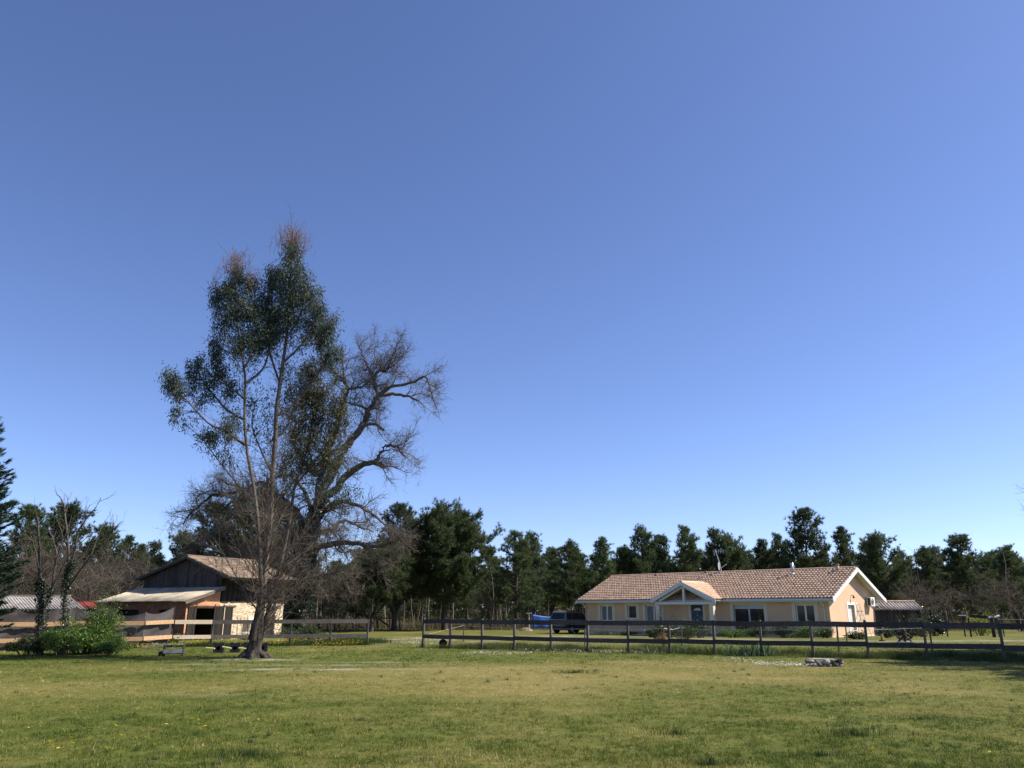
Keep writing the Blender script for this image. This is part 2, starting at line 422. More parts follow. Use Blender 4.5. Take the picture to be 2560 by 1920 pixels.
def tall_patch(name, label, spots, mat, seed, wid=.012):
    """spots: (x, y, rx, ry, angle, count, hmin, hmax, tone)"""
    rng = np.random.default_rng(seed); Vs, Ts, rs, b = [], [], [], 0
    for (cx, cy, rx, ry, ang, n, h0, h1, tone) in spots:
        a, q = rng.uniform(0, 2 * np.pi, n), np.abs(rng.normal(0, .6, n))
        u, v = np.cos(a) * q * rx, np.sin(a) * q * ry
        x, y = cx + u * math.cos(ang) - v * math.sin(ang), cy + u * math.sin(ang) + v * math.cos(ang)
        k = fbm(x * 1.3, y * 1.3, seed, 3)
        h = rng.uniform(h0, h1, n) * (.45 + 1.1 * k)
        V, T = blades(x, y, h, .55, wid, rng)
        Vs.append(V); Ts.append(T + b); b += len(V)
        rs.append(np.clip(rng.normal(tone, .2, n) + .6 * (k - .5), 0, 1))
    tag(mobj(name, np_mesh(name, np.concatenate(Vs), np.concatenate(Ts), np.concatenate(rs)), mat), label, 'grass', kind='stuff')

RF0, RF1 = np.array([-4.25, 38.2]), np.array([16.9, 27.6])        # line of the fence on the right
RFD = (RF1 - RF0) / np.linalg.norm(RF1 - RF0); RFN = np.array([-RFD[1], RFD[0]])   # points away from the camera
RFA = math.atan2(RFD[1], RFD[0])
def rf(s, off=0.0):
    p = RF0 + RFD * s + RFN * off; return p[0], p[1]
spots = []
rr = random.Random(5)
for i in range(46):
    s = rr.uniform(2, 31); o = rr.uniform(.1, 2.6)
    p = rf(s, o); spots.append((p[0], p[1], 1.3, .6, RFA, 900, .10, .34 if s > 10 else .26, .55 if rr.random() > .4 else .35))
for q_ in (1057, 1125, 1205, 1286, 1378, 1470, 1572, 1675, 1787, 1905, 2033, 2170, 2317, 2509):
    p = rf(hit(RF0, RFD, q_, 1630)[0], -.02); spots.append((p[0], p[1], .16, .12, 0, 110, .15, .42, rr.choice([.3, .5, .7])))
for i in range(10):
    s = i * 2.4 + 1; p = rf(s, .12); spots.append((p[0], p[1], 1.3, .22, RFA, 700, .08, .26, .45))
tall_patch('verge_grass', 'tall rough grass growing along the dark board fence', spots, m_tall, 31)
LF = [(gx(430, 38.6), 38.6), (gx(525, 39.5), 39.5), (gx(624, 40.0), 40.0), (gx(723, 40.4), 40.4), (gx(823, 40.8), 40.8), (gx(917, 41.2), 41.2)]
spots = []
for i in range(5):
    (x0, y0), (x1, y1) = LF[i], LF[i + 1]
    for k in range(3):
        t = (k + .5) / 3; spots.append((x0 + (x1 - x0) * t, y0 + (y1 - y0) * t + rr.uniform(-.3, .8), .8, .5, .2, 700, .08, .30, .25))
for (x_, y_) in LF: spots.append((x_, y_, .18, .12, 0, 120, .15, .40, .3))
for i in range(14):
    x = rr.uniform(-13, -7); spots.append((x, 42.5 + rr.uniform(-.5, 3), 1.2, .6, 0, 600, .10, .38, .22))
tall_patch('verge_grass', 'taller green grass under the pale board fence', spots, m_tall, 37)
spots = [(gpt(1435, 1683)[0], gpt(1435, 1683)[1], .75, .35, 0, 500, .06, .16, .2), (gpt(2130, 1840)[0], gpt(2130, 1840)[1], .7, .35, 0, 420, .05, .15, .2),
         (gpt(1690, 1835)[0], gpt(1690, 1835)[1], .4, .2, 0, 260, .05, .12, .2), (gpt(2300, 1800)[0], gpt(2300, 1800)[1], .8, .3, 0, 260, .04, .12, .25),
         (gpt(1780, 1912)[0], gpt(1780, 1912)[1], .5, .15, 0, 260, .05, .13, .2), (gpt(2050, 1890)[0], gpt(2050, 1890)[1], .6, .2, 0, 260, .05, .12, .2),
         (gpt(620, 1890)[0], gpt(620, 1890)[1], .5, .2, 0, 350, .05, .13, .2), (gpt(900, 1800)[0], gpt(900, 1800)[1], .8, .3, 0, 260, .04, .09, .2)]
_r = np.random.default_rng(19)
for _ in range(420):
    yy_ = 1 / (1 / 8.6 + _r.uniform() * (1 / 26 - 1 / 8.6)); xx_ = _r.uniform(-1, 1) * (.7 * yy_ + 1)
    if fbm(np.array([xx_ * .35]), np.array([yy_ * .35]), 88, 2)[0] > .42: spots.append((xx_, yy_, _r.uniform(.05, .16), _r.uniform(.04, .10), 0, int(_r.uniform(14, 46)), .035, _r.uniform(.06, .11), _r.choice([.1, .25, .5, .9])))
tall_patch('grass_tuft', 'darker green tufts standing out of the lawn', spots, m_tall, 41, .008)

def flowers(name, label, spots, mat, seed, size, hgt, stem=True):
    rng = np.random.default_rng(seed); Vs, Ts, b = [], [], 0
    for (cx, cy, rx, ry, ang, n) in spots:
        a, q = rng.uniform(0, 2 * np.pi, n), np.sqrt(rng.uniform(0, 1, n))
        u, v = np.cos(a) * q * rx, np.sin(a) * q * ry
        x, y = cx + u * math.cos(ang) - v * math.sin(ang), cy + u * math.sin(ang) + v * math.cos(ang)
        z = gz(x, y) + rng.uniform(.5, 1, n) * hgt
        tx, ty = rng.normal(0, .35, n), rng.normal(-.3, .35, n)
        sz = size * rng.uniform(.7, 1.25, n)
        V = np.zeros((n, 7, 3))
        V[:, 0] = np.stack([x, y, z + .1 * sz], 1)
        for k in range(6):
            dx, dy = np.cos(k * np.pi / 3) * sz, np.sin(k * np.pi / 3) * sz
            V[:, k + 1] = np.stack([x + dx, y + dy, z + dx * tx + dy * ty], 1)
        T = np.array([[0, k + 1, (k + 1) % 6 + 1] for k in range(6)])
        T = (np.arange(n)[:, None, None] * 7 + T[None]).reshape(-1, 3)
        Vs.append(V.reshape(-1, 3)); Ts.append(T + b); b += 7 * n
    V, T = np.concatenate(Vs), np.concatenate(Ts)
    tag(mobj(name, np_mesh(name, V, T, np.repeat(rng.uniform(0, 1, len(T) // 6), 6)), mat), label, 'flowers', kind='stuff')
def fs(px0, px1, py0, py1, n):
    (x0, y0), (x1, y1) = gpt(px0, (py0 + py1) / 2), gpt(px1, (py0 + py1) / 2)
    ya, yb = gpt(0, py1)[1], gpt(0, py0)[1]
    return ((x0 + x1) / 2, (y0 + y1) / 2, abs(x1 - x0) / 2, abs(yb - ya) / 2, 0.0, n)
p = rf(8.5, -.15)
flowers('daisies', 'white daisies scattered along the foot of the dark fence', [fs(1150, 1330, 1632, 1640, 260), (p[0], p[1], 3.6, .9, RFA, 300), fs(1020, 1140, 1600, 1613, 200),
        fs(1890, 2015, 1660, 1672, 260), fs(1790, 1900, 1648, 1662, 90), fs(1000, 1130, 1592, 1604, 260), fs(1700, 1950, 1608, 1616, 160)], m_daisy, 51, .021, .09)
flowers('buttercups', 'yellow flowers under the pale fence and beside the grey screen', [fs(315, 425, 1614, 1631, 300), fs(470, 560, 1602, 1620, 230), fs(590, 640, 1602, 1616, 80), fs(668, 748, 1603, 1618, 330),
        fs(790, 905, 1606, 1620, 190)], m_butter, 53, .024, .24)
flowers('dandelions', 'few small yellow dandelions dotted over the near lawn', [fs(10, 430, 1840, 1880, 16), fs(230, 640, 1795, 1850, 22), fs(600, 700, 1795, 1815, 6), fs(0, 150, 1800, 1860, 6), fs(1900, 2500, 1840, 1900, 4)], m_butter, 57, .022, .05)

# ------------------------------------------------------------------ generic building pieces
def wall_with_holes(mb, x0, x1, z0, z1, y0, y1, holes):
    xs = sorted({x0, x1, *[h[0] for h in holes], *[h[1] for h in holes]})
    zs = sorted({z0, z1, *[h[2] for h in holes], *[h[3] for h in holes]})
    for i in range(len(xs) - 1):
        run = None
        for j in range(len(zs) - 1):
            cx, cz = (xs[i] + xs[i + 1]) / 2, (zs[j] + zs[j + 1]) / 2
            inside = any(h[0] < cx < h[1] and h[2] < cz < h[3] for h in holes)
            if not inside:
                if run is None: run = [zs[j], zs[j + 1]]
                else: run[1] = zs[j + 1]
            if inside or j == len(zs) - 2:
                if run: mb.box(xs[i], xs[i + 1], y0, y1, run[0], run[1]); run = None

def corrugated(name, mat, parent, p00, p10, p01, pitch, amp, sheets=4, gap=.0):
    """sheets side by side: p00 eave start, p10 eave end, p01 ridge start"""
    p00, p10, p01 = map(lambda p: np.array(p, float), (p00, p10, p01))
    ux, uy = p10 - p00, p01 - p00
    n = np.cross(ux, uy); n /= np.linalg.norm(n)
    if n[2] < 0: n = -n
    L = np.linalg.norm(ux); per = L / sheets
    for s in range(sheets):
        a, b = s * per / L, ((s + 1) * per + .06) / L
        k = max(6, int(per / pitch * 6))
        t = np.linspace(a, min(b, 1), k + 1)
        h = amp * np.cos(t * L / pitch * 2 * np.pi) + .012 * (s % 2)
        rows = []
        over = RNG.uniform(-.04, .04)
        for v in (-.0 + over / np.linalg.norm(uy), .5, 1.0):
            rows.append(p00 + t[:, None] * ux + v * uy + h[:, None] * n + n * (-.02 if v == .5 else 0))
        bot = [r - n * .012 for r in rows]
        V = np.concatenate(rows + bot); m = k + 1
        T = []
        for j in range(2):
            for i in range(k):
                q = [j * m + i, j * m + i + 1, (j + 1) * m + i + 1, (j + 1) * m + i]
                T.append(q); T.append([x + 3 * m for x in reversed(q)])
        for i in range(k): T.append([i, i + 3 * m, i + 1 + 3 * m, i + 1])
        mobj(name, np_mesh(name, V, np.array(T), np.full(len(T), R.random()), smooth=False), mat, parent)

def tile_field(name, mat, parent, p00, p10, p01, wid, run, seed, clip=None, rise=.075):
    """barrel tiles in rows from the eave up; real half-round pieces in one mesh"""
    rng = np.random.default_rng(seed)
    p00, p10, p01 = map(lambda p: np.array(p, float), (p00, p10, p01))
    ux, uy = p10 - p00, p01 - p00; L, S = np.linalg.norm(ux), np.linalg.norm(uy); ux /= L; uy /= S
    n = np.cross(ux, uy); n = n / np.linalg.norm(n)
    if n[2] < 0: n = -n
    nc, nr = max(1, int(round(L / wid))), max(1, int(round(S / run))); w, r = L / nc, S / nr
    V, T, rn, b = [], [], [], 0
    K = 6
    a = np.linspace(0, np.pi, K + 1)
    for j in range(nr):
        for i in range(nc):
            cx = (i + .5) * w + rng.normal(0, .006); s0 = j * r - .06; s1 = (j + 1) * r + .03
            if clip and not clip(p00 + ux * cx + uy * (j + .5) * r): continue
            lift = rng.normal(0, .006); g = .5 + rng.normal(0, .02)
            prof = np.stack([cx - np.cos(a) * w * g * 1.02, np.sin(a) * rise], 1)
            for (s, dz, kk) in ((s0, .034 + lift, 1.0), (s1, .0, .86)):
                x = cx + (prof[:, 0] - cx) * kk
                V.append(p00 + x[:, None] * ux + s * uy + (prof[:, 1] * kk + dz)[:, None] * n)
            # lip of the tile: a front thickness
            V.append(V[-2] - n * .03)
            m = K + 1
            for q in range(K):
                T.append([b + q, b + q + 1, b + m + q + 1, b + m + q]); T.append([b + 2 * m + q, b + 2 * m + q + 1, b + q + 1, b + q])
            rn += [rng.uniform()] * (2 * K); b += 3 * m
    me = np_mesh(name, np.concatenate(V), np.array(T), rn)
    return tag(mobj(name, me, mat, parent), kind='stuff')

# ------------------------------------------------------------------ the house
TH = math.radians(43)
HU = np.array([math.cos(TH), -math.sin(TH)]); HV = np.array([math.sin(TH), math.cos(TH)])
HO = np.array([6.45, 70.4]); HL, HW = 21.4, 9.5
GZ = -.45                                                   # foot of the walls, below the turf
EV, RI = 2.62, 4.60                                         # eave and ridge heights
house = empty('house', (HO[0], HO[1], 0), -TH)
tag(house, 'long single storey house with beige walls and red barrel tile roof', 'house')
def hf(px, py): return hit(HO, HU, px, py)
def hrect(px0, px1, py0, py1):
    x0, z1 = hf(px0, py0); x1, _ = hf(px1, py0); _, z0 = hf((px0 + px1) / 2, py1)
    return [x0, x1, z0, z1]
W1 = hrect(1501, 1530, 1511, 1550); W2 = hrect(1568, 1590, 1510, 1543); W3 = hrect(1613, 1652, 1511, 1550)
W4 = hrect(1832, 1908, 1508, 1568); W5 = hrect(1987, 2034, 1508, 1551); DR = hrect(1726, 1756, 1507, 1566)
top = 2.08
for w in (W1, W2, W3, W4, W5, DR): w[3] = top
for w in (W1, W3, W5): w[2] = .80
W2[2] = 1.0; W4[2] = .02; DR[2] = .02
mb = MB(); wall_with_holes(mb, 0, HL, GZ, EV, 0, .25, [W1, W2, W3, W4, W5, DR])
mb.build('front_wall', m_stucco, house)
mb = MB(); mb.box(0, HL, HW - .25, HW, GZ, EV); mb.build('rear_wall', m_stucco, house)
EO = np.array([HO[0] + HU[0] * HL, HO[1] + HU[1] * HL])      # right front corner; the gable wall runs along HV
gd0, _ = hit(EO, HV, 2121, 1530); gd1, _ = hit(EO, HV, 2137, 1530)
mid = HW / 2
GDW = [gd0, max(gd1, gd0 + .85), .02, 2.06]
for sx, nm in ((0, 'side_wall'), (1, 'gable_wall')):
    mb = MB(); holes = [GDW] if sx else []
    m2 = MB(); wall_with_holes(m2, .25, HW - .25, GZ, EV, 0, .25, holes)
    x0 = HL - .25 if sx else 0
    m2.v = [(x0 + v[1], v[0], v[2]) for v in m2.v]
    rise = (RI - EV) * (mid - .0) / mid
    m2.prism([(0, EV), (HW, EV), (mid, RI - .08)], x0, x0 + .25, 'x')
    m2.build(nm, m_stucco, house)
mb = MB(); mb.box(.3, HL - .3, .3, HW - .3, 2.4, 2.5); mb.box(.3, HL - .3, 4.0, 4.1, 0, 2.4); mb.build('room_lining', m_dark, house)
mb = MB(); mb.box(-.04, HL + .04, -.04, HW + .04, GZ - .1, -.12); mb.build('plinth', m_trim, house)

def window(parent, r, sashes, pane_mat, sill=True, surround=.26, nm='window', frame_mat=None):
    x0, x1, z0, z1 = r
    s = MB()
    for (a, b, c, d) in ((x0 - surround, x0, z0 - .02, z1 + surround), (x1, x1 + surround, z0 - .02, z1 + surround), (x0, x1, z1, z1 + surround)):
        s.box(a, b, -.022, .01, c, d)
    s.build('window_surround', m_trim, parent)
    f = MB(); t = .075; y0, y1 = .12, .19
    f.box(x0, x1, y0, y1, z0, z0 + t); f.box(x0, x1, y0, y1, z1 - t, z1); f.box(x0, x0 + t, y0, y1, z0 + t, z1 - t); f.box(x1 - t, x1, y0, y1, z0 + t, z1 - t)
    w = (x1 - x0) / sashes
    for k in range(1, sashes): f.box(x0 + k * w - .06, x0 + k * w + .06, y0 - .01, y1 - .005, z0 + t, z1 - t)
    f.box(x0, x1, y0 - .002, y1 - .03, z1 - .30, z1 - t - .0) if nm == 'sliding_window' else None
    o = f.build(nm, frame_mat or m_white, parent)
    for k in range(sashes):
        MB().box(x0 + k * w + (.06 if k else t), x0 + (k + 1) * w - (.06 if k < sashes - 1 else t), y0 + .03, y0 + .04, z0 + t, z1 - t).build('pane', pane_mat, o)
    if sill: MB().box(x0 - .1, x1 + .1, -.07, .12, z0 - .07, z0 - .002).build('sill', m_trim, o)
    return o
window(house, W1, 2, m_curtain); window(house, W2, 1, m_glass); window(house, W3, 2, m_curtain); window(house, W5, 2, m_glass)
window(house, W4, 2, m_glass, False, .26, 'sliding_window', m_zinc)
def door(parent, r, mat, nm, lab):
    x0, x1, z0, z1 = r
    s = MB()
    for (a, b, c, d) in ((x0 - .2, x0, z0, z1 + .2), (x1, x1 + .2, z0, z1 + .2), (x0, x1, z1, z1 + .2)): s.box(a, b, -.022, .01, c, d)
    s.build('door_surround', m_trim, parent)
    d = MB().box(x0 + .03, x1 - .03, .10, .15, z0, z1 - .03).build(nm, mat, parent); tag(d, lab)
    MB().box(x1 - .14, x1 - .10, .07, .10, 1.0, 1.12).build('handle', m_metal, d)
    return d
d = door(house, DR, m_blue, 'front_door', 'dark blue front door with half round light')
cx = (DR[0] + DR[1]) / 2; rad = (DR[1] - DR[0]) * .30
MB().prism([(cx + rad * math.cos(a), 1.66 + rad * .62 * math.sin(a)) for a in np.linspace(0, math.pi, 13)], .085, .099).build('door_light', m_fan, d)
# gable side: door, lamp, notice board shadow comes from the air conditioner
gside = empty('gable_fittings', (0, 0, 0))
bpy.data.objects.remove(gside)
def gb(mb):                                                  # turn a piece built for the front plane onto the right gable
    mb.v = [(HL - v[1], v[0], v[2]) for v in mb.v]; return mb
y0, y1, z0, z1 = GDW
s = MB()
for (a, b, c, e) in ((y0 - .2, y0, z0, z1 + .2), (y1, y1 + .2, z0, z1 + .2), (y0, y1, z1, z1 + .2)): s.box(a, b, -.022, .01, c, e)
gb(s).build('door_surround', m_white, house)
gd = gb(MB().box(y0 + .02, y1 - .02, .16, .2, z0, z1 - .02)).build('side_door', m_greywhite, house); tag(gd, 'pale side door in the sunlit gable')
gb(MB().box(y1 - .15, y1 - .1, .12, .16, 1.0, 1.1)).build('handle', m_metal, gd)
ls, lz = hit(EO, HV, 2127, 1490)
lm = gb(MB().tube([(ls, .0, lz), (ls, -.12, lz + .06), (ls, -.2, lz + .02)], .025, 6)); lm.v += []
lamp = lm.build('wall_lamp', m_rust, house)
gb(MB().tube([(ls, -.2, lz + .02), (ls, -.2, lz - .06), (ls, -.2, lz - .16)], [.03, .07, .09], 8)).build('lamp_shade', m_rust, lamp)

# roof: decks, tiles, ridge, fascias, soffits
OH, VO = .55, .55                                            # eave and verge overhang
sl = (RI - EV) / mid
zE = EV - sl * OH + .10                                      # top of deck at the eave edge
zR = RI + .10
for side in (0, 1):
    ya, yb = (-OH, mid) if side == 0 else (HW + OH, mid)
    d = MB().prism([(ya, zE), (yb, zR), (yb, zR - .12), (ya, zE - .12)], -VO, HL + VO, 'x').build('roof_deck', m_greywhite, house)
    tile_field('roof_tiles', m_tile, house, (-VO, ya, zE + .01), (HL + VO, ya, zE + .01), (-VO, yb, zR + .01), .255, .40, 61 + side)
mb = MB()
for i in range(int((HL + 2 * VO) / .42)):
    x = -VO + i * .42
    mb.tube([(x, mid, zR + .02), (x + .45, mid, zR + .035)], [.12, .105], 8)
mb.build('ridge_tiles', m_tile, house)['kind'] = 'stuff'
MB().box(-VO, HL + VO, -OH - .03, -OH - .002, zE - .22, zE - .03).build('front_fascia', m_greywhite, house)
mb = MB(); mb.box(-VO, HL + VO, -OH - .14, -OH - .035, zE - .15, zE - .04); mb.build('gutter', m_greywhite, house, bevel=.03)
for x0 in (-VO - .035, HL + VO + .001):
    for side in (0, 1):
        ya = -OH - .05 if side == 0 else HW + OH + .05
        za = zE - sl * .05
        MB().prism([(ya, za + .05), (mid, zR + .05), (mid, zR - .24), (ya, za - .24)], x0, x0 + .034, 'x').build('verge_board', m_white, house)
MB().box(-VO + .02, HL + VO - .02, -OH + .01, -.001, zE - .20, zE - .15).build('soffit', m_greywhite, house)
# downpipes
for x in (.12, HL - .35):
    MB().tube([(x, -OH - .08, zE - .14), (x, -OH - .05, zE - .24), (x, -.09, zE - .55), (x, -.07, zE - .7), (x, -.07, GZ)], .05, 8).build('downpipe', m_greywhite, house, True)
# chimneys and pipes on the roof, antenna, dish
def roof_pt(px, py):
    O3 = np.array([0, 0, H]); r = ray(px, py)
    n = np.cross(np.array([HU[0], HU[1], 0]), np.array([HV[0], HV[1], sl])); p0 = np.array([HO[0], HO[1], EV + .1])
    t = np.dot(p0 - O3, n) / np.dot(r, n); q = O3 + r * t
    return np.dot(q[:2] - HO, HU), np.dot(q[:2] - HO, HV), q[2]
a, b, c = roof_pt(1982, 1437)
fl = MB().tube([(a, b, c - .1), (a, b, c + .95)], .11, 10).build('flue_pipe', m_metal, house, True)
MB().tube([(a, b, c - .08), (a, b, c + .14)], [.26, .13], 10).build('flue_collar', m_white, fl)
MB().tube([(a, b, c + .95), (a, b, c + 1.0)], [.14, .14], 10).build('flue_cap', m_darkmetal, fl)
a, b, c = roof_pt(2094, 1427)
v = MB().tube([(a, b, c - .1), (a, b, c + .42)], .13, 10).build('vent_pipe', m_tile, house, True)
MB().tube([(a, b, c + .42), (a, b, c + .5)], [.17, .15], 10).build('vent_cap', m_oldtile, v)
for px, py in ((1640, 1441), (1764, 1434)):
    a, b, c = roof_pt(px, py); MB().tube([(a, b, c), (a, b, c + .24)], [.12, .10], 8).build('vent_tile', m_oldtile, house)
am = empty('television_antenna', (0, 0, 0))
a, b, c = roof_pt(1800, 1434); q = HO + HU * a + HV * (mid + .15)
am.location = (q[0], q[1], zR + .0); tag(am, 'tilted grey television mast and dish on the roof ridge', 'antenna')
MB().tube([(0, 0, -.05), (-.12, 0, .8), (-.42, 0, 1.9)], .035, 6).build('mast', m_metal, am)
MB().tube([(-.55, .1, 1.75), (.3, -.1, 1.8)], .015, 5).build('antenna_boom', m_metal, am)
for k in range(5): MB().tube([(-.5 + k * .18, .1 - k * .04, 1.6), (-.5 + k * .18, .1 - k * .04, 1.95)], .01, 4).build('antenna_element', m_metal, am)
ds = MB()
cpt = []
for ir in range(4):
    for ia in range(14):
        rr_ = .36 * ir / 3; ang = 2 * math.pi * ia / 14
        cpt.append((-.10 + rr_ * .35 * math.cos(ang) - .1 * (rr_ / .36) ** 2, -.08 * (rr_ / .36) ** 2 + rr_ * .93 * math.cos(ang) * .3, .55 + rr_ * math.sin(ang)))
ds.add(cpt, [(ir * 14 + ia, ir * 14 + (ia + 1) % 14, (ir + 1) * 14 + (ia + 1) % 14, (ir + 1) * 14 + ia) for ir in range(3) for ia in range(14)])
ds.build('dish', m_zinc, am)
MB().tube([(-.05, -.02, .4), (.28, -.15, .62), (.42, -.18, .72)], [.02, .02, .035], 6).build('dish_arm', m_white, am)
# porch
PXL, _ = hf(1630, 1500); PXR, _ = hf(1781, 1500)
PD = 1.35                                                     # porch depth in front of the wall
def hp(px, py, off):                                         # on the plane off metres in front of the front wall
    O = HO - HV * off; return hit(O, HU, px, py)
xl, zl = hp(1628, 1489, PD + .3); xr, zr = hp(1786, 1489, PD + .3); xa, za = hp(1703, 1456, PD + .3)
xm = (xl + xr) / 2; hw = (xr - xl) / 2
ze = EV - sl * .4 + .02; zp = max(za, ze + hw * .28)
for s_ in (-1, 1):
    xe = xm + s_ * hw
    MB().prism([(xe, ze), (xm, zp), (xm, zp - .10), (xe, ze - .10)], -PD - .3, 2.4, 'y').build('porch_roof', m_greywhite, house)
    def clip(p, s_=s_):
        # keep the tiles that lie above the main slope
        return p[2] > EV + .06 + sl * p[1]
    tile_field('porch_tiles', m_tile, house, (xe, -PD - .3, ze + .012), (xe, 3.4, ze + .012), (xm, -PD - .3, zp + .012), .25, .38, 71 + s_, clip)
    MB().prism([(xe + s_ * .06, ze + .03), (xm, zp + .07), (xm, zp - .22), (xe + s_ * .06, ze - .27)], -PD - .345, -PD - .303, 'y').build('porch_verge_board', m_greywhite, house)
MB().tube([(xm, -PD - .32, zp + .03), (xm, 1.8, zp + .03)], .12, 8).build('porch_ridge_tiles', m_tile, house)
pxl, pxr = xm - hw + .42, xm + hw - .42
zb = ze - .16
MB().box(pxl - .25, pxr + .25, -PD - .12, -PD + .12, zb - .20, zb).build('porch_beam', m_greywhite, house)
MB().box(xm - .09, xm + .09, -PD - .08, -PD + .08, zb, zp - .18).build('king_post', m_greywhite, house)
for s_ in (-1, 1):
    MB().bar((xm + s_ * (hw - .55), -PD, zb + .06), (xm + s_ * .05, -PD, zp - .30), .17, .14).build('porch_rafter', m_greywhite, house)
    MB().box(xm + s_ * (hw - .42) - .17, xm + s_ * (hw - .42) + .17, -PD - .17, -PD + .17, GZ, zb - .2).build('porch_pillar', m_trim, house)
MB().box(pxl - .3, pxr + .3, -PD - .4, -.002, GZ, -.02).build('porch_slab', m_concrete, house)
# air conditioner on the gable
aw = empty('air_conditioner', (0, 0, 0)); q = EO + HV * hit(EO, HV, 2168, 1500)[0]
aw.location = (q[0] + HU[0] * .0, q[1] + HU[1] * .0, hit(EO, HV, 2187, 1505)[1]); aw.rotation_euler = (0, 0, -TH)
tag(aw, 'white outdoor air conditioner unit fixed high on the sunlit gable', 'air conditioner')
MB().box(.10, .42, -.42, .42, -.33, .33).build('casing', m_white, aw, bevel=.02)
fg = MB(); fg.tube([(.421, -.12, 0), (.432, -.12, 0)], .25, 20); fg.build('fan_grille', m_zinc, aw)
for k in range(5): MB().tube([(.437 , -.12 + .0, 0)] + [(.437, -.12 + (.05 * (k + 1)) * math.cos(a), (.05 * (k + 1)) * math.sin(a)) for a in np.linspace(0, 2 * math.pi, 16)], .006, 4).build('grille_ring', m_darkmetal, aw)
MB().box(.16, .36, -.424, -.4205, -.28, .28).build('side_vent', m_darkmetal, aw)
for yy in (-.3, .3): MB().box(0, .45, yy - .02, yy + .02, -.37, -.332).build('bracket', m_metal, aw)
# step ladder leaning open by the gable
la = empty('stepladder', (0, 0, 0)); q = EO + HU * 1.3; q = q + HV * hit(q, HV, 2157, 1590)[0]
la.location = (q[0], q[1], g1(*q)); la.rotation_euler = (0, 0, -TH + math.radians(75)); tag(la, 'tall open aluminium stepladder standing beside the sunlit gable', 'ladder')
for s_ in (-1, 1):
    MB().tube([(s_ * .27, -.55, 0), (s_ * .2, 0, 1.75), (s_ * .19, .1, 2.15)], .018, 6).build('rail', m_metal, la)
    MB().tube([(s_ * .27, .65, 0), (s_ * .2, .02, 1.7)], .016, 6).build('rear_leg', m_metal, la)
MB().tube([(-.19, .1, 2.15), (-.15, .12, 2.25), (0, .13, 2.29), (.15, .12, 2.25), (.19, .1, 2.15)], .018, 6).build('hoop', m_metal, la)
for k in range(6):
    t = (k + 1) / 7.2; MB().cbox((0, -.55 + .55 * t, 1.75 * t), .46, .09, .03).build('tread', m_metal, la)
for k in range(3):
    t = (k + 1) / 4; MB().tube([(-.25, .65 - .63 * t, 1.7 * t), (.25, .65 - .63 * t, 1.7 * t)], .012, 5).build('cross_bar', m_metal, la)
MB().cbox((0, 0, 1.75), .44, .25, .04).build('platform', m_darkmetal, la)

# ------------------------------------------------------------------ the barn with its lean-to
BA = math.radians(65)
BO = np.array([-18.27, 50.0]); BD = np.array([math.cos(BA), math.sin(BA)])
barn = empty('barn', (BO[0], BO[1], 0), BA)
tag(barn, 'old plank gabled barn with cream brick wall and tiled roof', 'barn')
lean = empty('lean_to_shed', (BO[0], BO[1], 0), BA)
tag(lean, 'low lean-to of orange blocks with grey corrugated roof against the barn', 'shed')
def bf(px, py): return hit(BO, BD, px, py)
LX = bf(461, 1560)[0]; CXE = bf(706, 1550)[0]; BW = 6.9; BDEP = max(CXE, 4.3)
zc = 2.17                                                    # top of the cream brickwork
RY, RZ = 2.85, 5.02                                          # barn ridge
RE, RZE, LE, LZE = -1.15, 3.62, 7.3, 3.66
zroof = lambda y: (RZE + (RZ - RZE) * (y - RE) / (RY - RE)) if y < RY else (RZ + (LZE - RZ) * (y - RY) / (LE - RY))
# openings on the right hand side
o0, ot = bf(470, 1521); o1, _ = bf(545, 1521); q0, _ = bf(562, 1521); q1, _ = bf(583, 1521); r0, _ = bf(668, 1521); r1, _ = bf(690, 1521)
ot = 1.88
q0 = max(q0, .18)
# cream wall: mortar core and bricks
mb = MB(); wall_with_holes(mb, 0, BDEP, -.2, zc, .02, .35, [[q0, q1, -.2, ot], [r0, r1, -.2, ot - .05]])
mb.build('mortar_wall', m_mortar, barn)
mb = MB(); rb = random.Random(9)
nb = int(zc / .072)
for j in range(nb):
    z0 = .0 + j * .072; x = -.11 * (j % 2) + .01
    end = BDEP + rb.uniform(-.12, .05)
    while x < end:
        a, b = max(x, .01), min(x + .215, end)
        inh = any(h0 - .03 < (a + b) / 2 < h1 + .03 and z0 < ot for h0, h1 in ((q0, q1), (r0, r1)))
        if b - a > .05 and not inh and rb.random() > .035: mb.box(a, b, rb.uniform(-.006, .008), .03, z0 + .006, z0 + .066)
        x += .225
mb.build('bricks', m_cream, barn)['kind'] = 'stuff'
MB().box(q0 - .15, q1 + .2, -.03, .05, ot, ot + .10).build('lintel', m_brownwood, barn)
MB().box(r0 - .25, r1 + .3, -.03, .05, ot - .04, ot + .06).build('lintel', m_brownwood, barn)
